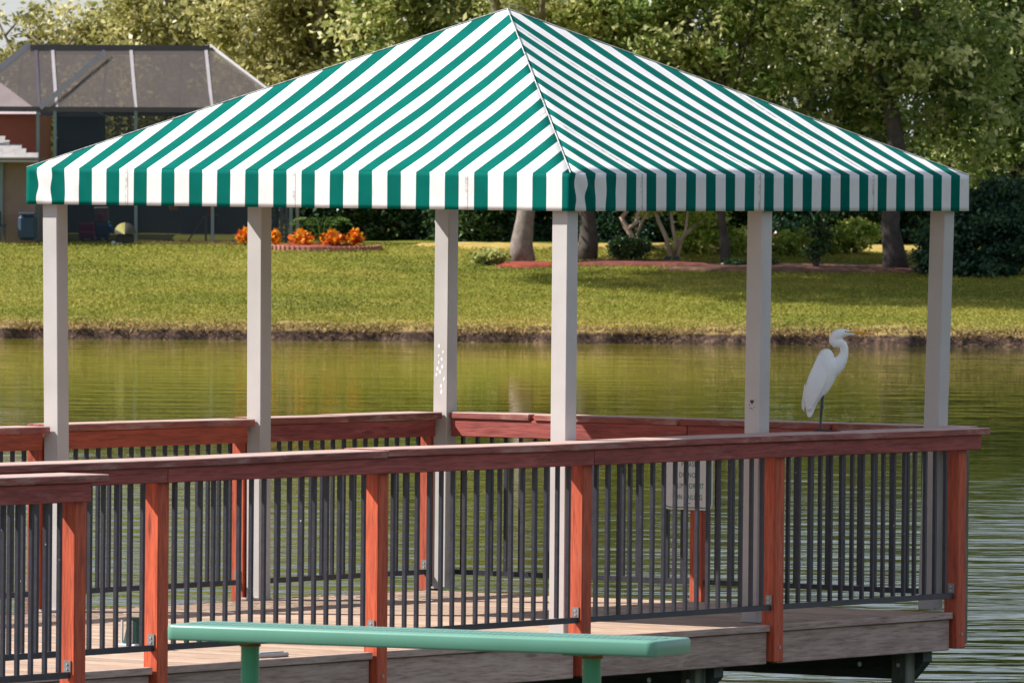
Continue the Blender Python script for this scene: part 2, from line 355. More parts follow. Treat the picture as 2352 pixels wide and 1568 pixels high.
# ================================================================ CANOPY
X0, X1, Y0, Y1 = 0.0, 3.942, 0.0, 3.648
EZ, VZ = 2.445, 2.245
AP = (1.99, 1.82, 3.350)
can = empty('canopy_shelter', (1.99, 1.82, 0), 0, 'green and white striped hip roof canopy standing on six white posts over the deck', 'canopy')
FRM = (1.99, 1.82, 0)
m_l = fabric('striped_cloth_left', 'Y', 3.660/PT-.46, .524, 3, sign=-1, warp=3.59)
m_r = fabric('striped_cloth_right', 'X', -1.227, .51, 2, sign=1, warp=.12)
def roof_face(a, b_, m, nm):
    a, b_, t = Vector(a), Vector(b_), Vector(AP); K = 26; V = []; Fa = []; idx = {}
    nrm = (b_-a).cross(t-a).normalized()
    if nrm.z < 0: nrm = -nrm
    for i in range(K+1):
        for j in range(K+1):
            u = j/K; v = i/K
            p = (a*(1-u)+b_*u)*(1-v)+t*v
            sag = -.022*math.sin(math.pi*v)*math.sin(math.pi*u) + .004*math.sin(u*31+v*9)*math.sin(math.pi*u)*(1-v)
            idx[i, j] = len(V); V.append(p+nrm*sag)
    for i in range(K):
        for j in range(K): Fa.append((idx[i, j], idx[i, j+1], idx[i+1, j+1], idx[i+1, j]))
    o = MB().add(V, Fa).build('roof_panel', m, can, FRM, smooth=True, origin=(0, 0, 0))
    md = o.modifiers.new('cloth', 'SOLIDIFY'); md.thickness = .003; md.offset = -1
    if nm: o['label'] = nm
roof_face((X0, Y1, EZ), (X0, Y0, EZ), m_l, 'sunlit striped roof panel')
roof_face((X0, Y0, EZ), (X1, Y0, EZ), m_r, 'obliquely lit striped roof panel')
roof_face((X1, Y0, EZ), (X1, Y1, EZ), m_l, None)
roof_face((X1, Y1, EZ), (X0, Y1, EZ), m_r, None)
def valance(p0, p1, out, m, wr0):
    p0, p1, out = Vector(p0), Vector(p1), Vector(out); K, L = 150, 8; V = []; Fa = []; ln = (p1-p0).length
    for i in range(L+1):
        z = EZ-(EZ-VZ)*i/L
        for j in range(K+1):
            u = j/K; s = u*ln; p = p0.lerp(p1, u); p.z = z
            fall = max(0, 1-abs(s-wr0)/.33)*min(1, s/.05, (ln-s)/.05) if wr0 is not None else 0
            amp = .011*fall*math.sin(s*38+z*30)*math.sin(math.pi*(i/L)**.6) if i else 0
            amp += .0016*math.sin(s*9.3+1)*(i/L)
            V.append(p+out*(.002+amp))
    for i in range(L):
        for j in range(K): a = i*(K+1)+j; Fa.append((a, a+1, a+K+2, a+K+1))
    o = MB().add(V, Fa).build('valance', m, can, FRM, smooth=True, origin=(0, 0, 0))
    md = o.modifiers.new('cloth', 'SOLIDIFY'); md.thickness = .003
    return o
valance((X0, Y1, 0), (X0, Y0, 0), (-1, 0, 0), m_l, .12)
valance((X0, Y0, 0), (X1, Y0, 0), (0, -1, 0), m_r, .14)
valance((X1, Y0, 0), (X1, Y1, 0), (1, 0, 0), m_l, None)
valance((X1, Y1, 0), (X0, Y1, 0), (0, 1, 0), m_r, None)
# welted hip seam on the near corner and its neighbours
for cx_, cyy in ((X0, Y0), (X0, Y1), (X1, Y0), (X1, Y1)):
    a = Vector((cx_, cyy, EZ+.003)); t = Vector(AP)+Vector((0, 0, .004))
    MB().tube([a.lerp(t, k/12) for k in range(13)], .0035, 6).build('hip_seam', paint('worn_seam_cloth', (.45, .48, .46), .8, .5, 40) if 'worn_seam_cloth' not in bpy.data.materials else bpy.data.materials['worn_seam_cloth'], can, FRM)
# frame under the cloth
for a, b_ in (((X0+.03, Y0+.03), (X1-.03, Y0+.03)), ((X1-.03, Y0+.06), (X1-.03, Y1-.06)), ((X1-.03, Y1-.03), (X0+.03, Y1-.03)), ((X0+.03, Y1-.06), (X0+.03, Y0+.06))):
    MB().box(min(a[0], b_[0])-.02, max(a[0], b_[0])+.02, min(a[1], b_[1])-.02, max(a[1], b_[1])+.02, 2.355, 2.43).build('eave_beam', M['white_post'], can, FRM)
for cx_, cyy in ((X0, Y0), (X0, Y1), (X1, Y0), (X1, Y1)):
    a = Vector((cx_, cyy, EZ-.03)).lerp(Vector(AP)-Vector((0, 0, .06)), .03); MB().tube([a, Vector(AP)-Vector((0, 0, .06))], .025, 6).build('hip_rafter', M['white_post'], can, FRM)
PW = .1
lean = {'L': .0146, 'ML': .0055, 'B': -.001, 'C': 0, 'MR': -.0055, 'R': -.024}
posts = {'L': (.042, 3.47), 'ML': (1.925, 3.47), 'B': (3.757, 3.47), 'C': (.042, .045), 'MR': (1.905, .045), 'R': (3.765, .045)}
for k, (x, y) in posts.items():
    d = lean[k]; mb = MB(); bm = MB().box(x, x+PW, y, y+PW, 0, 2.37, .004)
    vv = [(vx+.575*d*(2.245-vz)/1.1, vy-.82*d*(2.245-vz)/1.1, vz) for vx, vy, vz in bm.v]
    o = MB().add(vv, bm.f).build('post', M['white_post'], can, FRM)
    def on_post(mb2, nm, mm, lab=None):
        q = mb2.build(nm, mm, o, Vector(o.location)+Vector(FRM)); 
        if lab: q['label'] = lab
        return q
    if k == 'B':   # flaked paint showing white
        rr = random.Random(5)
        for (u, z) in [(.030, 1.42), (.062, 1.385), (.03, 1.365), (.052, 1.345), (.028, 1.322), (.058, 1.30), (.020, 1.285), (.040, 1.268), (.014, 1.25), (.072, 1.228), (.048, 1.186), (.052, 1.15)]:
            a0 = rr.uniform(0, 3); poly = []
            for i in range(rr.choice([4, 5, 5])):
                a = a0+i*1.3; r_ = rr.uniform(.009, .018); poly.append((x-.0015, y+PW-.01-u*.9+r_*.55*math.cos(a), z+r_*rr.uniform(.5, 1.3)*math.sin(a)))
            on_post(MB().prism(poly, (.003, 0, 0)), 'paint_flake', M['white_chip'])
    if k == 'MR':
        yy = y+PW-.025; z = 1.19
        heart = [(0, -.014), (.013, 0), (.012, .009), (.006, .012), (0, .008), (-.006, .012), (-.012, .009), (-.013, 0)]
        on_post(MB().prism([(x-.0035, yy-.02-a, z+.013+c) for a, c in heart], (.003, 0, 0)), 'sticker', M['black_chip'], 'small black heart shaped sticker')
        for (a, c, r_) in ((-.016, -.004, .005), (-.012, -.022, .005), (.003, -.028, .006), (.014, -.016, .004), (-.002, -.022, .004)):
            on_post(MB().prism([(x-.0035, yy-.02-a+r_*math.cos(t*1.26), z+c+r_*.7*math.sin(t*1.26)) for t in range(5)], (.003, 0, 0)), 'paint_chip', M['black_chip'] if r_ < .006 else M['steel'])
    # bolts near the rail
    for z in (.93, .90 if k == 'B' else .55):
        on_post(MB().tube([(x+.05, y-.004, z), (x+.05, y+.003, z)], .008, 8), 'bolt', M['steel'])
    on_post(MB().box(x-.012, x+PW+.012, y-.012, y+PW+.012, .001, .012), 'base_plate', M['white_post'])

# ================================================================ DECK
deck = empty('boardwalk_deck', (0, 0, 0), 0, 'weathered wooden lake deck of narrow planks standing on piles under the striped canopy', 'deck')
plank_src = None; x = 3.60-.14; k = 0
while x > -7.6:
    y0 = -.128 if x > -5.76 else -1.296
    rr = random.uniform(-.004, .004)
    o = MB().box(x+.003, x+.137, y0+rr*.5, 3.56, -.035, random.uniform(-.003, .001), .003).build('plank', M['plank_y'], deck)
    x -= .14; k += 1
def board(a, b_, y0, y1, z0, z1, m, nm, par, bev=.004, frame=(0, 0, 0)): return MB().box(a, b_, y0, y1, z0, z1, bev).build(nm, m, par, frame)
FP = [-3.80, -1.956, -.128, 1.712, 3.563]
for a, b_ in ((-5.72, -3.811), (-3.711, -1.966), (-1.867, -.138), (-.039, 1.702), (1.801, 3.553)):
    board(a, b_, -.166, -.1295, -.034, .003, M['fascia_x'], 'nosing_board', deck, .003)
board(-7.6, -5.76, -1.334, -1.2975, -.034, .003, M['fascia_x'], 'nosing_board', deck, .003)
for a, b_ in ((-5.72, -3.812), (-3.711, -1.968), (-1.867, -.14), (-.039, 1.70), (1.801, 3.551)):
    board(a, b_, -.145, -.107, -.210, -.038, M['fascia_x'], 'fascia_board', deck)
board(-7.6, -5.76, -1.315, -1.277, -.196, -.038, M['fascia_x'], 'fascia_board', deck)
MB().box(-5.76, -5.722, -1.275, -.11, -.196, -.038, .004).build('fascia_board', M['fascia_y'], deck)
MB().box(3.565, 3.60, -.104, 3.55, -.205, -.038, .004).build('fascia_board', M['fascia_y'], deck)
board(-7.6, 3.56, 3.50, 3.54, -.196, -.038, M['fascia_x'], 'fascia_board', deck)
for yj in (.5, 1.1, 1.7, 2.3, 2.9): board(-7.5, 3.56, yj, yj+.04, -.18, -.038, M['fascia_x'], 'joist', deck)
for xb in (-5.1, -1.8, 1.3, 3.40):
    ye = -.07
    prof = [(ye, -.20), (ye, -.27), (ye+.10, -.375), (3.4, -.375), (3.4, -.20)]
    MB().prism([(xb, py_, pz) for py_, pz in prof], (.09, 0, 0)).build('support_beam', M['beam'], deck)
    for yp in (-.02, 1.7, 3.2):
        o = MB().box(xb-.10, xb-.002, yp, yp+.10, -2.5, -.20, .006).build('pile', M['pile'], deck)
        MB().tube([(xb-.105, yp+.05, -.29), (xb+.1, yp+.05, -.29)], .012, 8).build('bolt', M['screw'], o, Vector(o.location))
    for yp in (.35, .9): MB().tube([(xb-.006, yp, -.30), (xb+.001, yp, -.30)], .014, 8).build('bolt', M['screw'], deck)

# ================================================================ RAILINGS
CT = 1.034
def post_(par, x, y, z0=-.20, z1=.985, m='post', fr=(0, 0, 0), bracket=True, axis='x'):
    o = MB().box(x, x+.089, y, y+.089, z0, z1, .005).build('post', M[m], par, fr)
    of = Vector(o.location)+Vector(fr)
    if bracket:
        if axis == 'x':
            bk = MB().box(x-.006, x-.001, y+.018, y+.058, .10, .165).build('bracket', M['steel'], o, of)
            bf = Vector(bk.location)+of
            for zz in (.125, .148): MB().tube([(x-.010, y+.038, zz), (x-.005, y+.038, zz)], .005, 6).build('screw', M['screw'], o, of)
    return o
bal_mesh = {}
def balusters_x(par, xs_, y, z0, z1, fr):
    src = None
    for xx in xs_:
        if src is None: src = MB().box(xx-.0095, xx+.0095, y-.0095, y+.0095, z0, z1).build('baluster', M['black'], par, fr); s0 = xx; l0 = src.location.copy()
        else: dupchild(src, par, l0+Vector((xx-s0, random.uniform(-.002, .002), random.uniform(-.002, .002))))
def balusters_y(par, ys_, x, z0, z1, fr):
    src = None
    for yy in ys_:
        if src is None: src = MB().box(x-.0095, x+.0095, yy-.0095, yy+.0095, z0, z1).build('baluster', M['black'], par, fr); s0 = yy; l0 = src.location.copy()
        else: dupchild(src, par, l0+Vector((random.uniform(-.002, .002), yy-s0, random.uniform(-.002, .002))))
def spaced(a, b_, step=.1045):
    k = max(1, round((b_-a)/step)); return [a+(i+.5)*(b_-a)/k for i in range(k)]
# front rail
fr = empty('front_railing', (0, -.15, 0), 0, 'long dark red stained front railing with black balusters, the egret standing on its cap', 'railing'); R0 = (0, -.15, 0)
def capb(par, a, b_, y0, y1, fr_, z=CT, m='cap_x'):
    # a gently worn board, subdivided so that it can bow a little
    K = max(2, int((b_-a)/.12)); V = []; Fa = []; se = random.uniform(0, 6)
    prof = [(y0, -.034), (y0, -.004), (y0+.004, 0), (y1-.004, 0), (y1, -.004), (y1, -.034), (y1-.004, -.038), (y0+.004, -.038)]
    for i in range(K+1):
        xx = a+(b_-a)*i/K; dz = .0025*math.sin(xx*1.7+se); dy = .002*math.sin(xx*2.3+se)
        for (yy, zz) in prof: V.append((xx, yy+dy+random.uniform(-.0006, .0006), z+zz+dz))
    for i in range(K):
        for j in range(8): Fa.append((i*8+j, i*8+(j+1) % 8, (i+1)*8+(j+1) % 8, (i+1)*8+j))
    Fa += [tuple(range(8)), tuple(K*8+j for j in range(8))]
    return MB().add(V, Fa).build('cap_board', M[m], par, fr_)
capb(fr, -7.5, -1.957, -.245, .035, R0, CT-.006); capb(fr, -1.953, 3.803, -.245, .035, R0)
for a, b_ in ((-7.5, -3.78), (-3.776, -.085), (-.081, 3.739)):
    board(a, b_, -.228, -.190, .912, .9955, M['head_x'], 'header_board', fr, .004, R0)
for x in [-5.64]+FP: post_(fr, x, -.187, fr=R0)
for i, (a, b_) in enumerate(zip([-5.64]+FP[:-1], FP)):
    board(a+.089, b_, -.166, -.141, .082, .112, M['black'], 'bottom_rail', fr, 0, R0)
    board(a+.089, b_, -.166, -.141, .955, .985, M['black'], 'top_rail', fr, 0, R0)
    balusters_x(fr, spaced(a+.089+.03, b_-.03), -.1535, .112, .955, R0)
board(-7.4, -5.64, -.166, -.141, .082, .112, M['black'], 'bottom_rail', fr, 0, R0)
balusters_x(fr, spaced(-7.4, -5.66), -.1535, .112, .955, R0)
# carriage bolts low on the posts
for x in FP:
    MB().tube([(x+.05, -.190, -.12), (x+.05, -.184, -.12)], .011, 8).build('bolt', M['steel'], fr, R0)
# nearer rail of the wider walkway
nr = empty('near_railing', (-6.5, -1.3, 0), 0, 'short nearer dark red railing at the lower left corner of the photo', 'railing'); R1 = (-6.5, -1.3, 0)
capb(nr, -7.9, -5.705, -1.35, -1.07, R1, CT); board(-7.9, -5.815, -1.333, -1.295, .905, .9955, M['head_x'], 'header_board', nr, .004, R1)
post_(nr, -5.885, -1.292, fr=R1); board(-7.9, -5.89, -1.272, -1.247, .082, .112, M['black'], 'bottom_rail', nr, 0, R1)
board(-7.9, -5.89, -1.272, -1.247, .955, .985, M['black'], 'top_rail', nr, 0, R1)
balusters_x(nr, spaced(-7.9, -5.91), -1.2595, .112, .955, R1)
# back-left rail (between the rear canopy posts)
bl = empty('rear_railing', (0, 3.58, 0), 0, 'reddish rear railing running left from the rear corner post, broken by the white posts', 'railing'); R2 = (0, 3.58, 0)
segs = [(-6.5, .040), (.144, 1.925), (2.030, 3.756)]
for i, (a, b_) in enumerate(segs):
    if b_ > 3: capb(bl, a, 2.82, 3.50, 3.74, R2, CT-.004); capb(bl, 2.824, b_-.01, 3.50, 3.74, R2, CT-.004)
    else: capb(bl, a, b_-.005, 3.50, 3.74, R2, CT-.006 if i else CT-.012)
    board(a, b_-.05, 3.514, 3.548, .893, .990, M['head_red_x'] if i < 2 else M['head_x'], 'header_board', bl, .004, R2)
    board(a+.04, b_-.02, 3.590, 3.615, .082, .112, M['black'], 'bottom_rail', bl, 0, R2)
    board(a+.04, b_-.02, 3.590, 3.615, .955, .985, M['black'], 'top_rail', bl, 0, R2)
    balusters_x(bl, spaced(max(a, -4.2)+.10, b_-.05), 3.6025, .112, .955, R2)
for x in (-3.9, -1.9, .052, 1.93, 3.75): post_(bl, x-.012, 3.572, fr=R2)
# right-hand rear rail, its posts standing on piles just off the deck's far side
rr_ = empty('side_railing', (3.85, 1.6, 0), 0, 'side railing carrying the white notice, running behind the egret from the rear corner post', 'railing'); R3 = (3.85, 1.6, 0)
for a, b_ in ((2.90, 3.465), (1.865, 2.865), (.815, 1.83), (-.05, .78)): 
    MB().box(3.775, 3.985, a, b_, CT-.038, CT, .004).build('cap_board', M['cap_y'], rr_, R3)
for a, b_ in ((1.80, 3.46), (-.03, 1.796)): MB().box(3.786, 3.820, a, b_, .893, .9955, .004).build('header_board', M['head_y'], rr_, R3)
for yj in (2.8825, 1.8475, .7975): MB().box(3.80, 3.90, yj-.017, yj+.017, CT-.036, CT-.012).build('spacer_block', M['post'], rr_, R3)
post_(rr_, 3.822, 1.709, -2.4, .99, fr=R3, bracket=False); post_(rr_, 3.822, -.04, -.19, .99, m='pile', fr=R3, bracket=False)
for a, b_ in ((1.80, 3.50), (.05, 1.709)):
    MB().box(3.848, 3.873, a, b_, .082, .112).build('bottom_rail', M['black'], rr_, R3); MB().box(3.848, 3.873, a, b_, .955, .985).build('top_rail', M['black'], rr_, R3)
    balusters_y(rr_, spaced(a+.02, b_-.02), 3.8605, .112, .955, R3)

# ================================================================ SIGN
sx = 3.776; yc = 1.779; zb, zt = .513, .889; hw = .170
sg = empty('notice_sign', (sx, yc, zb), 0, 'white notice with green border fixed to the side railing post', 'sign'); RS = (sx, yc, zb)
def rrect(hw_, z0, z1, r, x):
    P = []
    for (cy0, cz0, a0) in ((hw_-r, z1-r, 0), (-(hw_-r), z1-r, 90), (-(hw_-r), z0+r, 180), (hw_-r, z0+r, 270)):
        for k in range(6): a = math.radians(a0+k*18); P.append((x, yc+cy0+r*math.cos(a), cz0+r*math.sin(a)))
    return P
M['sign_white'] = paint('sign_white', (.72, .72, .71), .35, .03, 5); M['sign_green'] = paint('sign_green', (.01, .17, .11), .4, .05)
MB().prism(rrect(hw, zb, zt, .035, sx), (.003, 0, 0)).build('plate', M['sign_white'], sg, RS)
MB().prism(rrect(hw-.010, zb+.010, zt-.010, .028, sx-.0012), (.001, 0, 0)).build('border', M['sign_green'], sg, RS)
MB().prism(rrect(hw-.016, zb+.016, zt-.016, .024, sx-.0024), (.001, 0, 0)).build('face', M['sign_white'], sg, RS)
def text(s, y, z, h, par, frm):
    cu = bpy.data.curves.new('lettering', 'FONT'); cu.body = s; cu.size = h/.70; cu.align_x = 'CENTER'; cu.extrude = .0004; cu.space_character = 1.12
    t = bpy.data.objects.new('lettering', cu); C.objects.link(t); bpy.context.view_layer.update()
    me = bpy.data.meshes.new_from_object(t.evaluated_get(bpy.context.evaluated_depsgraph_get())); bpy.data.objects.remove(t)
    me.materials.clear(); me.materials.append(M['sign_green'])
    o = bpy.data.objects.new('lettering', me); C.objects.link(o); o.parent = par
    o.location = Vector((sx-.0030, y, z))-Vector(frm); o.rotation_euler = (math.pi/2, 0, -math.pi/2); o.scale = (.72, 1, 1)
    return o
for s_, z in (('PLEASE', .760), ('DO NOT', .698), ('CLIMB OR SIT', .636), ('ON RAILING', .571)): text(s_, yc-.005, z, .030, sg, RS)
MB().box(sx-.0028, sx-.0018, yc-.017, yc+.003, .548, .552).build('printed_mark', M['sign_green'], sg, RS)

# ================================================================ DECK LAMP
lp = empty('deck_lamp', (-2.62, .86, 0), 0, 'small dark green tapered lamp housing on a pale box behind the front balusters', 'lamp')
MB().box(-.09, .09, -.07, .07, .001, .035, .006).build('base_box', M['grey_box'], lp)
MB().tube([(0, 0, .035), (0, 0, .155), (0, 0, .168)], [.060, .036, .045], 14).build('housing', M['lamp_green'], lp)
for a in range(4):
    MB().box(-.005, .005, -.005, .005, .035, .15).build('guard_rod', M['grey_box'], lp).location = Vector((.068*math.cos(a*1.57+.4), .068*math.sin(a*1.57+.4), .095))
jb = empty('junction_plate', (-2.66, -.02, 0), 0, 'flat grey plate lying on the deck edge below the front railing', 'plate')
MB().box(-.13, .13, -.035, .035, .001, .022, .006).build('plate', M['grey_box'], jb); MB().box(-.10, .10, -.02, .02, .022, .028).build('lid', M['grey_box'], jb)

# ================================================================ EGRET
eg = empty('great_egret', (2.385, -.04, CT+.001), math.atan2(-.82, .575), 'white egret with yellow bill and black legs perched on the front rail facing right', 'bird')
K = .000442
def EP(zx, zy, y=0): return ((zx-600)*K, y*K, (1475-zy)*K)
def loft(sections):      # horizontal ellipses (cx, cy, half width, half depth)
    n = 20; V = []; Fa = []
    for (a, c, hw_, hd) in sections:
        for j in range(n):
            t = 2*math.pi*j/n; V.append(((a-600+hw_*math.cos(t))*K, hd*math.sin(t)*K, (1475-c)*K))
    for i in range(len(sections)-1):
        for j in range(n): Fa.append((i*n+j, i*n+(j+1) % n, (i+1)*n+(j+1) % n, (i+1)*n+j))
    Fa += [tuple(range(n)), tuple((len(sections)-1)*n+j for j in range(n))]
    return V, Fa
mb = MB()
mb.add(*loft([(650, 447, 30, 24), (648, 470, 66, 52), (646, 510, 94, 78), (640, 560, 112, 96), (650, 620, 142, 110), (645, 680, 162, 116), (622, 740, 170, 118), (600, 800, 172, 116), (577, 860, 170, 110), (556, 910, 165, 102),
              (534, 960, 156, 92), (508, 1010, 138, 80), (485, 1060, 112, 66), (468, 1110, 88, 50), (460, 1160, 70, 38), (455, 1210, 54, 28), (452, 1255, 42, 20), (449, 1285, 30, 14), (447, 1303, 14, 8)]))
nk = [(690, 740, 100), (745, 690, 100), (795, 640, 92), (838, 585, 76), (863, 530, 60), (873, 480, 52), (871, 435, 51), (857, 400, 55), (830, 378, 58), (797, 372, 62), (765, 368, 66), (744, 345, 67), (742, 315, 66), (768, 285, 70), (806, 264, 67), (850, 250, 55), (890, 246, 45), (925, 249, 34), (965, 258, 20), (1025, 267, 5)]
mb.tube([EP(a, b_) for a, b_, c_ in nk], [c_*K for a, b_, c_ in nk], 16, flat=.8, plane=(0, 1, 0))
me_tmp = mb.build('plumage', None, None, origin=(0, 0, 0))
rm = me_tmp.modifiers.new('r', 'REMESH'); rm.mode = 'VOXEL'; rm.voxel_size = .0028
sm_ = me_tmp.modifiers.new('s', 'SMOOTH'); sm_.factor = .6; sm_.iterations = 6
bpy.context.view_layer.update()
me = bpy.data.meshes.new_from_object(me_tmp.evaluated_get(bpy.context.evaluated_depsgraph_get())); bpy.data.objects.remove(me_tmp)
m, n, b = mat('white_plumage'); v = coords(n, (60, 60, 9), rnd=False); f_ = noise(n, v, 1.5, 4, .6)
bc(n, b, ramp(n, f_, [(.3, (.90, .90, .91)), (.7, (.95, .95, .95))])); b.inputs['Roughness'].default_value = .75; bump(n, b, f_, .5, .004)
b.inputs['Subsurface Weight'].default_value = .1; b.inputs['Subsurface Radius'].default_value = (.01, .01, .01); M['plumage'] = m
me.materials.clear(); me.materials.append(m); me.polygons.foreach_set('use_smooth', [True]*len(me.polygons))
ob = bpy.data.objects.new('body', me); C.objects.link(ob); ob.parent = eg
# folded wing: a slightly proud shell on the near side, and feather wisps on the back
V, Fa = loft([(600, 520, 40, 8), (590, 600, 80, 14), (570, 700, 105, 18), (540, 800, 118, 18), (515, 900, 112, 16), (480, 1000, 92, 14), (455, 1100, 64, 12), (440, 1180, 36, 8), (432, 1220, 14, 4)])
V = [(x_, y_-.044*math.sin(min(1, max(0, (z_-.09)/.32))*math.pi*.75+.25)-.006, z_) for x_, y_, z_ in V]
MB().add(V, Fa).build('wing', M['plumage'], eg, smooth=True)
for k in range(9):
    a = random.uniform(-1, 1)*20
    MB().tube([EP(385+k*2, 880+k*18, a), EP(368+k*2.5, 1010+k*14, a*1.1), EP(352+k*3.2, 1120+k*9, a*1.2), EP(348+k*4.5, 1195+k*5, a*1.3)], [4*K, 5*K, 3.5*K, .8*K], 5).build('plume', M['plumage'], eg)
M['bill'] = paint('orange_yellow_bill', (.95, .36, .01), .35, .1, 60); M['bill_tip'] = paint('pale_bill_edge', (.62, .58, .50), .4, .05)
M['lore'] = paint('green_yellow_lore', (.38, .34, .04), .5, .2, 60)
o = MB().tube([EP(905, 237), EP(960, 240), (0.0, 0, 0)], [13*K, 15*K, 1*K], 8)
MB().tube([EP(925, 240), EP(975, 241), EP(1040, 243), EP(1110, 246), EP(1160, 249), EP(1192, 251)], [17*K, 20*K, 18*K, 13*K, 8*K, 1.5*K], 10, flat=.6, plane=(0, 1, 0)).build('bill', M['bill'], eg, smooth=True)
for s_ in (-1, 1):
    MB().tube([EP(868, 230, s_*26), EP(900, 235, s_*25), EP(945, 238, s_*16), EP(975, 240, s_*9)], [5*K, 9*K, 9*K, 3*K], 8).build('lore', M['lore'], eg)
    e_ = MB().tube([EP(884, 229, s_*27), EP(884, 229, s_*36)], [10*K, 9*K], 12).build('eye', M['lore'], eg); MB().tube([EP(884, 229, s_*36), EP(884, 229, s_*38)], [5*K, 4*K], 10).build('pupil', M['black_chip'], e_, Vector(e_.location))
    MB().tube([EP(862, 248, s_*30), EP(905, 252, s_*27), EP(955, 256, s_*18)], [1*K, 2*K, 1*K], 5).build('gape_line', M['black_chip'], eg)
M['leg'] = paint('black_leg_skin', (.035, .05, .055), .4, .25, 60)
for s_, dx in ((-1, 0), (1, -7)):
    yy = s_*22
    leg = MB().tube([EP(622+dx, 930, yy), EP(612+dx, 1040, yy), EP(604+dx, 1130, yy), EP(604+dx, 1165, yy), EP(596+dx, 1200, yy), EP(590+dx, 1320, yy), EP(592+dx, 1440, yy), EP(598+dx, 1466, yy)],
                    [16*K, 15*K, 14*K, 21*K, 13*K, 12*K, 12*K, 17*K], 8).build('leg', M['leg'], eg, smooth=True)
    for (tx, ty) in ((240, -25), (215, 30), (150, -75), (-105, 12)):
        MB().tube([EP(598+dx, 1462, yy), EP(598+dx+tx*.5, 1466, yy+ty*.5), EP(598+dx+tx, 1470, yy+ty)], [9*K, 7*K, 3*K], 6).build('toe', M['leg'], leg, Vector(leg.location))

# ================================================================ BENCH
A = Vector((-14.7444, -10.583, .96)); Bp = Vector((-15.0371, -8.80, .96)); ux = (A-Bp).normalized(); brz = math.atan2(ux.y, ux.x); BL = (A-Bp).length; BWd = .305
be = empty('green_bench', (Bp.x, Bp.y, .5), brz, 'blurred green coated metal bench top with round perforations in the foreground', 'bench')
TZ = .46
# perforated top: real holes
mb = MB(); st = .0262; nx = int((BL-.07)/st); SQ = 3.3; ny = int((BWd-.07)/(st*SQ)); ox_ = (BL-nx*st)/2; oy_ = (BWd-ny*st*SQ)/2; hr = .0085
hexa = [(math.cos(math.radians(22.5+45*k))*hr, math.sin(math.radians(22.5+45*k))*hr) for k in range(8)]
sq = [(st/2, st*.2), (st*.2, st/2), (-st*.2, st/2), (-st/2, st*.2), (-st/2, -st*.2), (-st*.2, -st/2), (st*.2, -st/2), (st/2, -st*.2)]
sq = [(st/2, st/2*.414), (st/2*.414, st/2), (-st/2*.414, st/2), (-st/2, st/2*.414), (-st/2, -st/2*.414), (-st/2*.414, -st/2), (st/2*.414, -st/2), (st/2, -st/2*.414)]
V = []; Fa = []
for i in range(nx):
    for j in range(ny):
        cx_, cyy = ox_+(i+.5)*st, oy_+(j+.5)*st*SQ; o0 = len(V)
        V += [(cx_+a, cyy+c*SQ, TZ) for a, c in hexa]+[(cx_+a, cyy+c*SQ, TZ) for a, c in sq]+[(cx_+a, cyy+c*SQ, TZ-.006) for a, c in hexa]
        for k in range(8):
            k2 = (k+1) % 8; Fa.append((o0+k, o0+k2, o0+8+k2, o0+8+k)); Fa.append((o0+16+k, o0+16+k2, o0+k2, o0+k))
        cs = [(st/2, st/2, 0, 1), (-st/2, st/2, 2, 3), (-st/2, -st/2, 4, 5), (st/2, -st/2, 6, 7)]
        for a, c, k1, k2 in cs:
            V.append((cx_+a, cyy+c*SQ, TZ)); Fa.append((o0+8+k1, o0+8+k2, len(V)-1))
me = bpy.data.meshes.new('perforated_top'); me.from_pydata(V, [], Fa); me.materials.append(M['bench_green'])
o = bpy.data.objects.new('perforated_top', me); C.objects.link(o); o.parent = be; o['kind'] = 'stuff'
for (a, c, d_, e_) in ((0, BL, 0, oy_), (0, BL, BWd-oy_, BWd), (0, ox_, oy_, BWd-oy_), (BL-ox_, BL, oy_, BWd-oy_)):
    pass
def ring(h0, h1, wx, wy):   # rounded rectangular rim
    def rr2(in_, z, iy=None):
        P = []; r_ = max(.03-in_, .004); iy = in_ if iy is None else iy
        for (x_, y_, a0) in ((BL-in_-r_, BWd-iy-r_, 0), (in_+r_, BWd-iy-r_, 90), (in_+r_, iy+r_, 180), (BL-in_-r_, iy+r_, 270)):
            for k in range(6): a = math.radians(a0+18*k); P.append((x_+r_*math.cos(a), y_+r_*math.sin(a), z))
        return P
    prof = [(wx, h1, wy), (.008, h1), (.002, h1-.003), (0, h1-.010), (0, h0+.006), (.004, h0), (.010, h0)]
    V = []; Fa = []
    for p in prof: V += rr2(*p)
    n_ = 24
    for i in range(len(prof)-1):
        for j in range(n_): Fa.append((i*n_+j, i*n_+(j+1) % n_, (i+1)*n_+(j+1) % n_, (i+1)*n_+j))
    return MB().add(V, Fa)
o = ring(TZ-.052, TZ-.0005, ox_+.002, oy_+.002).build('rim', M['bench_green'], be, smooth=True)
for t in (.135, .836):
    lx = t*BL; ly = BWd*.5
    MB().box(lx-.05, lx+.05, .03, BWd-.03, TZ-.058, TZ-.046).build('cross_bracket', M['bench_leg'], be)
    o = MB().tube([(lx, ly, 0), (lx, ly, TZ-.058)], .031, 16).build('leg', M['bench_leg'], be, smooth=False)
    MB().tube([(lx, ly, TZ-.072), (lx, ly, TZ-.057)], .036, 16).build('collar', M['rust'], o, Vector(o.location))

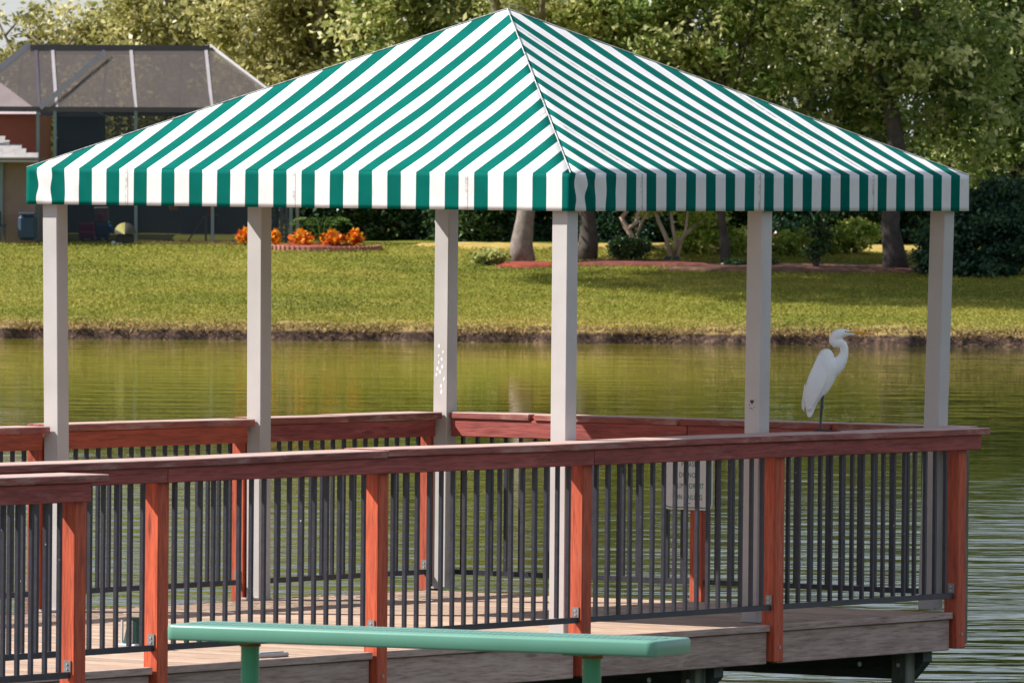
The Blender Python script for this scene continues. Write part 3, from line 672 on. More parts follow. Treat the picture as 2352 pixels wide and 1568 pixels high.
# ================================================================ FAR SIDE: pool cage and house
GD = lambda d: float(lawn_h(np.array([d]))[0])
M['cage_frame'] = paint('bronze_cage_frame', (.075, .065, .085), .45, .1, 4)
M['cage_light'] = paint('pale_grey_cage_beam', (.36, .34, .36), .45, .1, 4)  # paler grey than the bronze frame beams
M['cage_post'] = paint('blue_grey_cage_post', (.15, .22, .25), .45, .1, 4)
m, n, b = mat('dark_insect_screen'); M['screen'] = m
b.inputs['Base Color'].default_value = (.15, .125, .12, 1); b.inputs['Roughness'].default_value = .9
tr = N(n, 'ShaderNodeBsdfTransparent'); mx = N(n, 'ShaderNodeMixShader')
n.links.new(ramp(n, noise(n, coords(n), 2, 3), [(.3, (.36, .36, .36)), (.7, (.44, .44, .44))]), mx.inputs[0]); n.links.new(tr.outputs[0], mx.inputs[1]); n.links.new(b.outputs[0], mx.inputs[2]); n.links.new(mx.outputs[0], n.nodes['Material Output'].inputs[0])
D0 = 178.0
cg, cl = bempty('pool_cage', 380, 568, D0, 'large dark screened pool enclosure with mansard roof behind the lawn at left', 'screen enclosure')
m, n, b = mat('navy_wall_screen'); M['screen_wall'] = m  # screen again, in a darker navy than the roof panels
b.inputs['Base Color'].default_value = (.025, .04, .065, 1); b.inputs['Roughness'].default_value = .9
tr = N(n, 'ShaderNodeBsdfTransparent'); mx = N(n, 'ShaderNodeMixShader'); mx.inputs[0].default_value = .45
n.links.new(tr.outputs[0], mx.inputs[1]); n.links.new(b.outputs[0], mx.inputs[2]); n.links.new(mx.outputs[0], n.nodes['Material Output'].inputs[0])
def Lc(px, py, d, base=cl): l = loc(px, py, d); return (l[0]-base[0], l[1]-base[1], l[2]-base[2])
def beam(par, p, q, r_, m, nm='beam', sub=None): return MB().tube([p, q], r_, 4).build(nm, m, par)
def quad(par, P, m, nm): 
    o = MB().prism(P, (0, .01, 0)).build(nm, m, par); return o
E, RG, G = 250, 103, 566
DT = D0+1.5; DB = D0+9
# ridge (top) and eave beams, front and back
def wide(par, p, q, hw_, th, m, nm='beam'):
    p, q = Vector(p), Vector(q); d = (q-p).normalized(); s_ = d.cross(Vector((0, 1, 0)))
    s_ = s_.normalized()*hw_; P = [p+s_, q+s_, q-s_, p-s_]; return MB().prism([tuple(x_) for x_ in P], (0, th, 0)).build(nm, m, par)
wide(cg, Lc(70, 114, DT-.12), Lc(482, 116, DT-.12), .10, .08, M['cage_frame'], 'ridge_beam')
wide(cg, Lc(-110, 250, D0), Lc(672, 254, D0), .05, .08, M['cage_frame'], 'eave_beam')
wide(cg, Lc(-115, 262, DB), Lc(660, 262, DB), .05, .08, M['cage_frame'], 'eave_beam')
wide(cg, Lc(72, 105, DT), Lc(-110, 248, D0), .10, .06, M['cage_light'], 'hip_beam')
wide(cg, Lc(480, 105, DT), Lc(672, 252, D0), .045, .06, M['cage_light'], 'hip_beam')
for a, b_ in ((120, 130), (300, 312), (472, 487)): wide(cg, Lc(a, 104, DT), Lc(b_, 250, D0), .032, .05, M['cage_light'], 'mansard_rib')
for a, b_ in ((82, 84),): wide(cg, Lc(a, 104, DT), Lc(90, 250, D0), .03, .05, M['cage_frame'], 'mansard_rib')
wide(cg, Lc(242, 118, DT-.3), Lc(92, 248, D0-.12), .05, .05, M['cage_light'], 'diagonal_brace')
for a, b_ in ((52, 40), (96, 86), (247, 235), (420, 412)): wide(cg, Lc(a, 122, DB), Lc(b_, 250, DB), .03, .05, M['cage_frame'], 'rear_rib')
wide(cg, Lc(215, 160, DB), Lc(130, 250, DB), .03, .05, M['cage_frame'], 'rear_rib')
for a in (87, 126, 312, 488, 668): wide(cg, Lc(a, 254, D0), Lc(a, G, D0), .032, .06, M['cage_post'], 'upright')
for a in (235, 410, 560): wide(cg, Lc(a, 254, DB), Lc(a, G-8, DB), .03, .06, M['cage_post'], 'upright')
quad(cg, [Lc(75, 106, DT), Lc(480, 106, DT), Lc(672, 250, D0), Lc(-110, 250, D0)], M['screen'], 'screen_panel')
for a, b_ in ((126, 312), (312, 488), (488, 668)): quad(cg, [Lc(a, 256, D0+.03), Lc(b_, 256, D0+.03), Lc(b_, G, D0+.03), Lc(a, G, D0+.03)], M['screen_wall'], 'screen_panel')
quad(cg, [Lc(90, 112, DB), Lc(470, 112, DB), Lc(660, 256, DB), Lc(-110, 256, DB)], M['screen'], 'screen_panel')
M['kick'] = paint('dark_slate_wall', (.035, .05, .075), .6, .2, 1.5)
quad(cg, [Lc(165, 470, DB-.5), Lc(640, 470, DB-.5), Lc(640, G, DB-.5), Lc(165, G, DB-.5)], M['kick'], 'rear_wall')
quad(cg, [Lc(132, 262, DB-1), Lc(242, 262, DB-1), Lc(242, G, DB-1), Lc(132, G, DB-1)], M['kick'], 'side_wall')
MB().prism([Lc(128, 268, DB-1.4), Lc(195, 246, DB-1.4), Lc(246, 268, DB-1.4)], (0, 1.2, 0)).build('gable', paint('slate_gable', (.10, .11, .13), .7), cg)
# brick coping strip
M['coping'] = paint('red_brick_coping', (.42, .17, .14), .8, .2, 6); M['kerb'] = paint('grey_brown_kerb', (.17, .14, .13), .9, .2, 5)
for i in range(15):
    a = 318+i*17.2; pa, pb = Lc(a, 556, D0-.25), Lc(a+16.4, 566, D0-.25)
    MB().box(pa[0], pb[0], pa[1], pa[1]+.22, pb[2], pa[2]).build('brick', M['coping'], cg)
pa, pb = Lc(-30, 560, D0-.2), Lc(316, 573, D0-.2); MB().box(pa[0], pb[0], pa[1], pa[1]+.3, pb[2]-.05, pa[2]).build('kerb', M['kerb'], cg)
# striped grey curtain posts at the right end of the cage
for a in (634, 644, 655, 667, 680): 
    pa, pb = Lc(a, 400, D0+.5), Lc(a+6, 566, D0+.5); MB().box(pa[0], pb[0], pa[1], pa[1]+.05, pb[2], pa[2]).build('picket', M['cage_light'] if a in (644, 655, 680) else M['kick'], cg)

hs, hl = bempty('house', 20, 570, D0-.5, 'house wing with brown stucco wall and pale tiled roof at the left edge', 'house')
Lh = lambda px, py, d: Lc(px, py, d, hl)
M['stucco'] = paint('brown_pink_stucco', (.24, .17, .145), .9, .15, 2); M['redwall'] = paint('red_brown_wall', (.26, .085, .055), .85, .1, 1.2)
M['tile'] = paint('pale_grey_roof_tile', (.33, .31, .30), .8, .2, 3); M['pink_roof'] = paint('pinkish_roof', (.42, .33, .33), .85, .1, 1)
pa, pb = Lh(-160, 360, D0-.5), Lh(80, 570, D0-.5); MB().box(pa[0], pb[0], pa[1], pa[1]+4, pb[2], pa[2]).build('wall', M['stucco'], hs)
pa, pb = Lh(-160, 262, D0+2.5), Lh(86, 500, D0+2.5); MB().box(pa[0], pb[0], pa[1], pa[1]+5, pb[2], pa[2]).build('wall', M['redwall'], hs)
pa = Lh(0, 360, D0-.6)
for r_ in range(5):      # tile courses, shortening towards the hip
    xr = 86-r_*19; yb = 364-r_*9.6
    for i in range(7):
        xe = xr-i*27-(r_ % 2)*9
        q0, q1 = Lh(xe-26, yb-11, D0-.9+r_*.32), Lh(xe, yb, D0-.9+r_*.32)
        P = [(q0[0], q0[1]+.34, q0[2]+.02), (q1[0], q1[1]+.34, q0[2]+.02), (q1[0]+.01, q1[1], q1[2]+.02), (q0[0], q0[1], q1[2]+.02)]
        MB().prism(P, (0, 0, -.03)).build('tile', M['tile'], hs)
pa, pb = Lh(-160, 366, D0-.9), Lh(88, 373, D0-.9); MB().box(pa[0], pb[0], pa[1]+.02, pa[1]+.08, pb[2], pa[2]).build('gutter', M['cage_light'], hs)
MB().prism([Lh(-160, 262, D0+2.4), Lh(92, 262, D0+2.4), Lh(80, 250, D0+3), Lh(0, 190, D0+5.5), Lh(-160, 180, D0+5.5)], (0, .3, 0)).build('roof', M['pink_roof'], hs)
pa, pb = Lh(0, 370, D0-.55), Lh(6, 540, D0-.55); MB().box(pa[0], pb[0], pa[1]-.03, pa[1]+.02, pb[2], pa[2]).build('downpipe', M['cage_post'], hs)
pa, pb = Lh(168, 300, D0+8.6), Lh(172, 330, D0+8.6)

# things on the patio
def patio(name, px, py, d, label, cat): return bempty(name, px, py, d, label, cat)
def pbox(par, base, x0, y0, x1, y1, d, dep, m, nm, bev=.02):
    a, c = Lc(x0, y0, d, base), Lc(x1, y1, d, base); return MB().box(a[0], c[0], a[1], a[1]+dep, c[2], a[2], bev).build(nm, m, par)
def col(name, c, r_=.6): return paint(name, c, r_, .1, 2)
e, l = patio('storage_bin', 62, 553, D0-1.1, 'dark navy rounded bin standing against the brown wall at far left', 'bin')
pbox(e, l, 41, 494, 83, 552, D0-1.1, .35, col('navy_plastic', (.02, .05, .10)), 'body', .06); pbox(e, l, 43, 488, 81, 493, D0-1.12, .36, col('navy_lid', (.025, .055, .11)), 'lid', .02)
e, l = patio('patio_chair', 22, 553, D0-1.2, 'dark framed patio chair beside the navy bin at the left edge', 'chair')
pbox(e, l, 0, 515, 12, 521, D0-1.2, .4, M['kick'], 'seat', .01); pbox(e, l, -6, 485, 0, 520, D0-1.2, .4, M['kick'], 'backrest', .01)
for a in (0, 10): pbox(e, l, a, 521, a+3, 553, D0-1.2, .03, M['kick'], 'leg', 0)
for a in (0, 10): pbox(e, l, a, 521, a+3, 553, D0-.83, .03, M['kick'], 'leg', 0)
e, l = patio('toy_chair', 199, 558, D0+.8, 'pink plastic toy chair inside the pool enclosure', 'toy chair')
mp_ = col('pink_plastic', (.45, .02, .10)); pbox(e, l, 181, 511, 217, 530, D0+1.1, .06, mp_, 'backrest', .025); pbox(e, l, 181, 530, 217, 547, D0+.8, .34, mp_, 'seat', .03)
for a in (183, 208): pbox(e, l, a, 547, a+8, 558, D0+.8, .05, col('dark_red_leg', (.12, .01, .03)), 'leg', 0)
e, l = patio('toy_kitchen', 234, 560, D0+1.2, 'blue and beige play kitchen with a red square beside the pink toy chair', 'play kitchen')
pbox(e, l, 219, 513, 250, 545, D0+1.2, .4, col('play_blue', (.05, .13, .27)), 'cabinet'); pbox(e, l, 216, 475, 249, 512, D0+1.4, .2, col('play_beige', (.27, .22, .22)), 'back_panel')
pbox(e, l, 225, 491, 237, 505, D0+1.37, .03, col('play_red', (.50, .03, .07)), 'red_square', .005)
for a in (222, 240): pbox(e, l, a, 545, a+9, 560, D0+1.2, .3, col('play_maroon', (.14, .02, .03)), 'leg')
e, l = patio('blue_ball', 254, 538, D0+.5, 'bright blue oval ball stacked beside the play kitchen', 'ball')
c0 = Lc(254, 526, D0+.5, l); V = []
mb = MB().tube([(c0[0], c0[1], c0[2]-.09+.018*i) for i in range(11)], [max(.004, .05*math.sqrt(max(0, 1-((i-5)/5)**2))) for i in range(11)], 12); mb.build('ball', col('ball_blue', (.03, .22, .65), .3), e, smooth=True)
pbox(e, l, 249, 508, 256, 515, D0+.5, .06, col('ball_cap_green', (.02, .25, .16)), 'top_cap', .01)
e, l = patio('folded_tent', 286, 562, D0-.4, 'round yellow and black patterned pop up play tent by a cage post', 'play tent')
for k in range(8):
    a0, a1 = math.pi*k/8, math.pi*(k+1)/8; c0 = Lc(287, 536, D0-.4, l); R_ = .215
    P = [(c0[0], c0[1]-.12, c0[2]-.02)]+[(c0[0]+R_*math.cos(t), c0[1], c0[2]+R_*math.sin(t)) for t in (a0, (a0+a1)/2, a1)]
    MB().prism(P, (0, .06, 0)).build('panel', col('tent_%s' % ('yellow' if k in (4, 5, 6) else 'dark'), (.40, .36, .10) if k in (4, 5, 6) else (.07, .07, .06)), e)
pbox(e, l, 268, 537, 306, 560, D0-.38, .2, col('tent_base', (.03, .03, .035)), 'base', .03)
e, l = patio('garden_spigot', 260, 572, D0-.6, 'small white and grey garden tap box on the kerb', 'tap box')
pbox(e, l, 256, 554, 264, 571, D0-.6, .08, col('spigot_white', (.6, .68, .66)), 'box', .01); pbox(e, l, 264, 557, 281, 564, D0-.58, .08, col('spigot_grey', (.3, .27, .29)), 'hose_reel', .01)
e, l = patio('easel_frame', 475, 556, D0-.2, 'tan wooden frame with diagonal strut leaning inside the screen', 'frame')
pbox(e, l, 471, 494, 475, 553, D0+.1, .04, col('tan_wood', (.33, .28, .20)), 'upright', 0)
wide(e, Lc(470, 496, D0+.2, l), Lc(430, 556, D0+.5, l), .015, .03, bpy.data.materials['tan_wood'], 'strut')
pbox(e, l, 471, 492, 500, 496, D0+.1, .04, bpy.data.materials['tan_wood'], 'top_bar', 0)
e, l = patio('red_lantern', 481, 495, D0+.05, 'small bright red lantern hanging above the tan frame', 'lantern')
pbox(e, l, 477, 477, 486, 494, D0+.05, .07, col('lantern_red', (.75, .02, .02)), 'shade', .015)
pbox(e, l, 480, 470, 483, 477, D0+.07, .03, M['kick'], 'hook', 0)
e, l = patio('orange_lantern', 398, 486, D0+.05, 'small orange lantern hanging under the eave inside the screen', 'lantern')
pbox(e, l, 388, 466, 408, 484, D0+.05, .1, col('lantern_orange', (.75, .32, .03)), 'shade', .03)

# ================================================================ PLANTS
def leaf_mesh(name, P, size, mat_, tone, parent=None, aspect=.5, droop=0.0, up_bias=0.0, origin=(0, 0, 0)):
    n_ = len(P); P = np.asarray(P)-np.asarray(origin)
    a = rng.normal(size=(n_, 3)); a[:, 2] = a[:, 2]*.8-droop; a /= np.linalg.norm(a, axis=1)[:, None]
    b_ = rng.normal(size=(n_, 3)); b_[:, 2] *= (1-up_bias); b_ -= (b_*a).sum(1)[:, None]*a; b_ /= np.linalg.norm(b_, axis=1)[:, None]
    s_ = size*rng.uniform(.6, 1.35, (n_, 1)); nn = np.cross(a, b_)
    v = np.empty((n_, 4, 3)); v[:, 0] = P-a*s_*.5; v[:, 1] = P+b_*s_*aspect*.5+nn*s_*.08; v[:, 2] = P+a*s_*.5; v[:, 3] = P-b_*s_*aspect*.5+nn*s_*.08
    me = bpy.data.meshes.new(name); me.vertices.add(n_*4); me.vertices.foreach_set('co', v.reshape(-1))
    me.loops.add(n_*4); me.loops.foreach_set('vertex_index', np.arange(n_*4)); me.polygons.add(n_); me.polygons.foreach_set('loop_start', np.arange(n_)*4); me.polygons.foreach_set('loop_total', np.full(n_, 4))
    me.update(); at = me.attributes.new('tone', 'FLOAT', 'FACE'); at.data.foreach_set('value', np.clip(tone, 0, 1))
    me.materials.append(mat_); o = bpy.data.objects.new(name, me); C.objects.link(o)
    if parent: o.parent = parent
    return o
def clumps(lobes, ncl, per, cr, shell=.55):
    """leaf positions: clusters spread through the outer part of each ellipsoid lobe"""
    P = []; T = []
    w_ = np.array([l[3]*l[4]*l[5] for l in lobes])**.67; w_ = w_/w_.sum()
    for l, ww in zip(lobes, w_):
        k = max(3, int(ncl*ww)); d = rng.normal(size=(k, 3)); d /= np.linalg.norm(d, axis=1)[:, None]
        r_ = rng.uniform(shell, 1.05, (k, 1)); c = np.array(l[:3])+d*r_*np.array(l[3:6])
        for cc in c:
            q = cr*rng.uniform(.55, 1.4); m_ = int(per*rng.uniform(.5, 1.5)); pts = cc+rng.normal(size=(m_, 3))*q*np.array([1, 1, .7])*.55
            P.append(pts); T.append(np.full(m_, rng.uniform(.15, .85))+rng.normal(size=m_)*.16)
    return np.concatenate(P), np.concatenate(T)
OL1 = leaf_mat('olive_beige_leaves', [(.15, .16, .05), (.46, .43, .15), (.85, .78, .42)], .6, .35)
OL2 = leaf_mat('olive_green_leaves', [(.08, .13, .03), (.34, .39, .09), (.92, .86, .45)], .6, .3)
OL3 = leaf_mat('dark_olive_leaves', [(.04, .09, .03), (.28, .38, .10), (.95, .92, .50)], .6, .3)
GR1 = leaf_mat('deep_green_leaves', [(.015, .045, .016), (.04, .09, .025), (.11, .17, .04)], .3, .35)
BG1 = leaf_mat('blue_green_leaves', [(.008, .035, .022), (.02, .07, .035), (.06, .13, .05)], .25, .35)
LG1 = leaf_mat('bright_green_leaves', [(.12, .22, .03), (.40, .52, .09), (.85, .82, .28)], .55, .35)
BARK = paint('grey_bark', (.23, .19, .17), .95, .35, 7, bs=.9); BARKD = paint('dark_bark', (.075, .06, .055), .95, .35, 7, bs=.9); BARKP = paint('pale_smooth_bark', (.50, .36, .28), .8, .2, 5, bs=.4)
def limb_tree(par, base, h, r_, m, nl=6, spread=2.2, seed=0, lean_=0.0, flare=1.5, fork=.45):
    R = random.Random(seed); mb = MB(); K_ = 9
    path = [(base[0]+lean_*(k/K_)+.06*h/8*math.sin(k*1.3+seed), base[1]+.05*math.sin(k+seed), base[2]+h*fork*k/K_-.1) for k in range(K_+1)]
    mb.tube(path, [r_*(flare if k == 0 else 1.18 if k == 1 else 1-.25*k/K_) for k in range(K_+1)], 12)
    top = Vector(path[-1])
    for i in range(nl):
        a = 2*math.pi*i/nl+R.uniform(-.4, .4); hh = h*(1-fork)*R.uniform(.6, 1.05); s_ = spread*R.uniform(.5, 1.1)
        st_ = Vector(path[R.choice([-1, -1, -2, -3])]); L = []
        for k in range(6):
            t = k/5; L.append(st_+Vector((math.cos(a)*s_*t**.8+R.uniform(-.08, .08)*t, math.sin(a)*s_*t**.8, hh*t**1.2+R.uniform(-.05, .05))))
        mb.tube(L, [r_*.5*(1-.8*k/5) for k in range(6)], 7)
        for j in (2, 3, 4):
            e_ = L[j]+Vector((R.uniform(-1, 1), R.uniform(-1, 1), R.uniform(.1, .9)))*s_*.5
            mb.tube([L[j], L[j].lerp(e_, .5)+Vector((0, 0, .1)), e_], [r_*.22, r_*.14, r_*.04], 5)
    return mb.build('trunk', m, par, smooth=True)
def tree(name, px, py, d, h, r_, lobes, cl_, lm, bark, label, cat='tree', seed=0, ncl=260, per=90, cr=.38, size=.16, nl=6, spread=2.4, shell=.5, trunk=True, group=None, fork=.45, lean_=0, aspect=.5):
    e, l = bempty(name, px, py, d, label, cat, group); z = GD(d); e.location = BW(l[0], d, z)
    if trunk: limb_tree(e, (0, 0, 0), h, r_, bark, nl, spread, seed, lean_, fork=fork)
    P, T = clumps(lobes, ncl, int(per*.62), cr, shell); o = leaf_mesh('crown', P, size, lm, T, e, aspect=aspect); return e
def LB(px, py, d, base_px, base_d, rx, ry, rz):   # a lobe given by where it shows, relative to the tree's foot
    a = loc(px, py, d); return (a[0]-lat(base_px, base_d), d-base_d, a[2]-GD(base_d), rx, ry, rz)
# --- tree line behind the pool cage (d 192-200), low enough at the left corner to show sky
def T(px, d, lob, **k):
    py = 570; return tree('tree', px, py, d, lobes=[LB(a, b_, d+dd, px, d, rx, ry, rz) for a, b_, dd, rx, ry, rz in lob], cl_=None, **k)
T(-60, 196, [(-60, 210, 0, 1.6, 1.4, 1.2), (40, 300, 0, 1.6, 1.4, 1.6), (30, 150, 1, .9, 1.0, .55), (-120, 60, 0, 1.0, 1, .8), (70, 60, 0, .55, .6, .25), (120, 20, 0, .5, .6, .2)], h=4.6, r_=.16, lm=OL1, bark=BARK, ncl=200, label='low olive tree behind the left slope of the pool cage, open sky above it', seed=1)
T(180, 197, [(150, 160, 0, 1.2, 1.4, .8), (230, 260, 0, 1.6, 1.4, 1.6), (240, 90, 0, .9, 1, .55), (330, 80, .5, 1.0, 1, .8)], h=5.4, r_=.16, lm=OL1, bark=BARK, ncl=300, label='beige green tree seen through and just above the flat top of the pool cage', seed=2)
T(440, 194, [(400, 60, 0, 1.7, 1.6, 1.5), (330, 240, 1, 1.7, 1.4, 1.5), (520, 120, 0, 1.6, 1.5, 1.7), (470, 300, 0, 1.8, 1.4, 1.6), (350, -60, 0, 1.2, 1.2, .9)], h=8, r_=.2, lm=OL1, bark=BARK, ncl=520, label='tall beige olive tree rising over the right half of the pool cage', seed=3)
T(700, 190, [(620, 60, 0, 1.7, 1.6, 1.6), (720, -60, 0, 2.0, 1.6, 1.6), (740, 160, 0, 1.9, 1.5, 1.6), (640, 270, 0, 1.4, 1.4, 1.3), (840, 60, 0, 1.6, 1.5, 1.5)], h=10, r_=.22, lm=OL1, bark=BARK, ncl=520, label='broad olive tree just right of the pool cage, its crown touching the canopy edge', seed=4)
T(980, 186, [(930, 40, 0, 1.7, 1.6, 1.5), (1010, -60, 0, 1.8, 1.5, 1.5), (1080, 80, 0, 1.6, 1.5, 1.6), (960, 250, 0, 2, 1.5, 1.8), (850, -300, 1, 2, 1.5, 1.6), (1050, -330, 1, 2.2, 1.5, 1.8), (1000, -560, 1, 2.2, 1.5, 1.6), (1100, 300, 0, 1.7, 1.4, 1.7), (900, -140, 0, 1.8, 1.5, 1.2)], h=11, r_=.25, lm=OL2, bark=BARK, ncl=900, label='mottled green tree showing just left of the canopy peak', seed=5)
T(1345, 174.2, [(1300, 60, 0, 1.4, 1.4, 1.3), (1400, -40, 1, 1.7, 1.6, 1.4), (1420, 130, 1.5, 1.3, 1.3, 1.1), (1260, 190, 2, 1.4, 1.2, 1.4), (1380, 330, 3, 1.5, 1, 1)], h=8.6, r_=.17, lm=OL2, bark=BARKD, ncl=352, label='dark trunked tree half hidden behind the front corner post of the canopy', seed=6, spread=1.8)
T(1660, 173.5, [(1560, 60, 0, 1.5, 1.4, 1.4), (1660, -60, 0, 1.6, 1.4, 1.5), (1700, 130, 1, 1.4, 1.4, 1.2), (1600, 220, 2, 1.5, 1.2, 1.2), (1790, 60, 0, 1.2, 1.2, 1.2)], h=8.5, r_=.085, lm=OL3, bark=BARKD, ncl=322, label='tree with one thin dark trunk left of the bushes with yellow green leaves', seed=7, spread=1.6)
T(2052, 172.0, [(1930, 60, 0, 1.5, 1.5, 1.4), (2060, -40, 0, 1.7, 1.5, 1.5), (2050, 170, .8, 1.5, 1.4, 1.2), (2180, 70, 0, 1.6, 1.5, 1.5), (1900, -250, 0, 2, 2, 1.6), (2150, -280, 0, 2, 2, 1.6), (1880, 230, 1, 1.2, 1.2, 1.0), (2200, 250, 1, 1.3, 1.3, 1.1), (1980, 320, 2, 1.3, 1.2, .9)], h=9.5, r_=.19, lm=OL3, bark=BARKD, ncl=615, label='big oak with stout grey trunk near the right canopy post', seed=8)
T(2330, 175.5, [(2280, 30, 0, 1.6, 1.5, 1.5), (2380, 150, 0, 1.5, 1.5, 1.6), (2300, 280, 0, 1.4, 1.3, 1.3), (2330, -100, 0, 1.6, 1.5, 1.3), (2400, 360, 0, 1.2, 1.1, 1.1)], h=9, r_=.18, lm=OL3, bark=BARKD, ncl=390, label='tree at the right edge with yellow green sunlit leaves', seed=9)
# the big pale-trunked oak: crown mostly above the frame, it shades the lawn
T(1205, 173.2, [(1150, -150, -3, 2.2, 2.6, 1.3), (1350, -190, -3.5, 2.4, 2.8, 1.4), (1550, -230, -3, 2.4, 2.8, 1.4), (1240, 40, 1.0, 1.5, 1.3, 1.3), (1180, 220, 1.5, 1.4, 1.1, 1.3), (820, -330, -5, 2.2, 2.2, 1.2), (1020, -380, -8, 2.4, 2.4, 1.2), (1280, -400, -9, 2.2, 2.2, 1.2), (1450, -300, -6, 2.4, 2.4, 1.2), (1650, -340, -4, 2.2, 2.6, 1.3), (900, -300, -8, 2.4, 2.4, 1.3), (1150, -320, -5, 2.4, 2.4, 1.3), (1400, -360, -7, 2.2, 2.4, 1.3), (420, -350, -4, 2.2, 2.6, 1.3), (600, -360, -6, 2.2, 2.4, 1.3), (760, -340, -3, 2.2, 2.4, 1.3)], h=8.5, r_=.19, lm=OL2, bark=BARK, ncl=2400, label='big oak with pale sunlit trunk in red mulch left of the front corner post', seed=10, size=.12, fork=.5)
# taller trees further back on the right
T(1480, 184, [(1400, 30, 0, 2, 1.5, 1.8), (1560, 120, 0, 2, 1.5, 2), (1480, 300, 0, 2.2, 1.5, 2)], h=9, r_=.2, lm=GR1, bark=BARKD, ncl=230, label='dark green tree behind the pale crooked trunks', seed=11, size=.12)
T(1850, 183, [(1750, 120, 0, 2, 1.5, 1.8), (1900, 20, 0, 1.6, 1.5, 1.3), (1850, 330, 0, 2.2, 1.5, 2)], h=9, r_=.2, lm=GR1, bark=BARKD, ncl=220, label='dark green tree between the thin dark trunk and the stout oak', seed=12, size=.12)
T(2200, 182, [(2150, 150, 0, 2, 1.5, 1.6), (2330, 60, 0, 1.6, 1.5, 1.6), (2250, 360, 0, 2.2, 1.5, 1.8)], h=9, r_=.2, lm=GR1, bark=BARKD, ncl=220, label='dark green tree beyond the right canopy post', seed=13, size=.12)
# --- hedge and shrubs under the trees
def bush(name, px, py, d, lob, lm, label, ncl=90, per=80, cr=.2, size=.085, group=None, cat='shrub', stems=True, aspect=.5, bark=None, shell=.35):
    e, l = bempty(name, px, py, d, label, cat, group); z = GD(d); e.location = BW(l[0], d, z)
    if stems:
        mb = MB(); R = random.Random(int(px))
        for k in range(5):
            a = R.uniform(0, 6.28); t = lob[k % len(lob)]; q = LB(t[0], t[1], d+t[2], px, d, 1, 1, 1)
            mb.tube([(R.uniform(-.08, .08), R.uniform(-.05, .05), -.05), (q[0]*.5+R.uniform(-.1, .1), q[1]*.4, q[2]*.5), (q[0]+R.uniform(-.2, .2), q[1], q[2])], [.03, .022, .008], 5)
        mb.build('stem', bark or BARKD, e)
    P, T_ = clumps([LB(a, b_, d+dd, px, d, rx, ry, rz) for a, b_, dd, rx, ry, rz in lob], ncl, per, cr, shell)
    P[:, 2] = np.maximum(P[:, 2], .02); leaf_mesh('foliage', P, size, lm, T_, e, aspect=aspect); return e
hg = 'dark shrubs of the hedge behind the lawn'
hk = [(730, 'leftmost dark hedge shrub, right behind the orange crotons', GR1), (850, 'dark hedge shrub right of the orange crotons', GR1), (960, 'dark hedge shrub left of the rear corner post', BG1), (1075, 'dark hedge shrub between the rear corner post and the pale oak trunk', GR1),
      (1190, 'dark hedge shrub directly behind the pale oak trunk', BG1), (1310, 'dark hedge shrub behind the front corner post', GR1), (1430, 'dark hedge shrub behind the crooked pale tree', BG1), (1560, 'dark hedge shrub behind the multi stemmed tree', BG1),
      (1690, 'dark hedge shrub behind the thin dark trunk', GR1), (1830, 'dark hedge shrub right of the middle canopy post', BG1), (1960, 'dark hedge shrub left of the stout oak trunk', GR1), (2080, 'dark hedge shrub right of the stout oak trunk', BG1)]
for i, (px, lb_, lm_) in enumerate(hk):
    dd = 181.5+(i % 3)*.7
    bush('hedge_shrub', px, 566, dd, [(px, 500, 0, .75, .6, .62), (px+25, 440, .3, .7, .6, .62), (px-30, 450, .2, .7, .6, .6), (px, 540, -.2, .7, .5, .35)], lm_, lb_, ncl=130, per=75, cr=.26, size=.11, group=hg)
bush('dark_shrub', 2220, 640, 171.0, [(2180, 560, 0, .6, .6, .55), (2260, 520, .2, .7, .7, .65), (2330, 560, .2, .6, .6, .6), (2240, 610, -.2, .8, .5, .25), (2150, 600, 0, .4, .4, .3), (2300, 470, .6, .6, .6, .5)], BG1, 'large blue green shrub at the right behind the last canopy post', ncl=300, per=80, cr=.2, size=.095)
bush('light_shrub', 1620, 590, 176.2, [(1580, 560, 0, .35, .3, .25), (1640, 540, 0, .45, .4, .4), (1700, 560, 0, .4, .3, .3), (1620, 495, .2, .5, .4, .3)], LG1, 'bright yellow green shrub between the multi stemmed tree and the thin dark trunk', ncl=120, per=50, cr=.16, size=.10)
bush('light_shrub', 1820, 590, 176.0, [(1800, 560, 0, .4, .3, .22), (1860, 555, 0, .4, .3, .3)], LG1, 'bright green shrub just right of the middle canopy post, a red flower over it', ncl=60, per=45, cr=.15, size=.10)
bush('light_shrub', 1960, 585, 176.6, [(1920, 555, 0, .4, .3, .26), (1985, 540, 0, .4, .3, .3)], LG1, 'yellow green shrub between the slim bare stems and the stout oak trunk', ncl=80, per=45, cr=.15, size=.10)
bush('round_shrub', 1445, 600, 173.6, [(1445, 572, 0, .34, .3, .20), (1475, 565, 0, .2, .2, .14)], GR1, 'small round dark green shrub under the pale crooked trunk', ncl=70, per=60, cr=.12, size=.07)
bush('low_shrub', 1122, 610, 172.6, [(1122, 590, 0, .27, .25, .13), (1150, 592, 0, .12, .2, .12), (1095, 595, 0, .14, .2, .1)], OL2, 'low loose green plant left of the pale oak trunk', ncl=45, per=35, cr=.11, size=.085)
bush('slim_shrub', 1875, 625, 172.0, [(1870, 570, 0, .28, .2, .2), (1885, 530, 0, .2, .2, .2)], GR1, 'slim sparse shrub standing in leaf litter behind the right half of the shelter', ncl=40, per=35, cr=.12, size=.085)
bush('ground_cover_plant', 1720, 618, 172.4, [(1700, 606, 0, .3, .2, .06), (1760, 604, 0, .25, .2, .06)], GR1, 'low dark ground plant by the foot of the thin dark trunk', ncl=30, per=35, cr=.1, size=.07, stems=False)
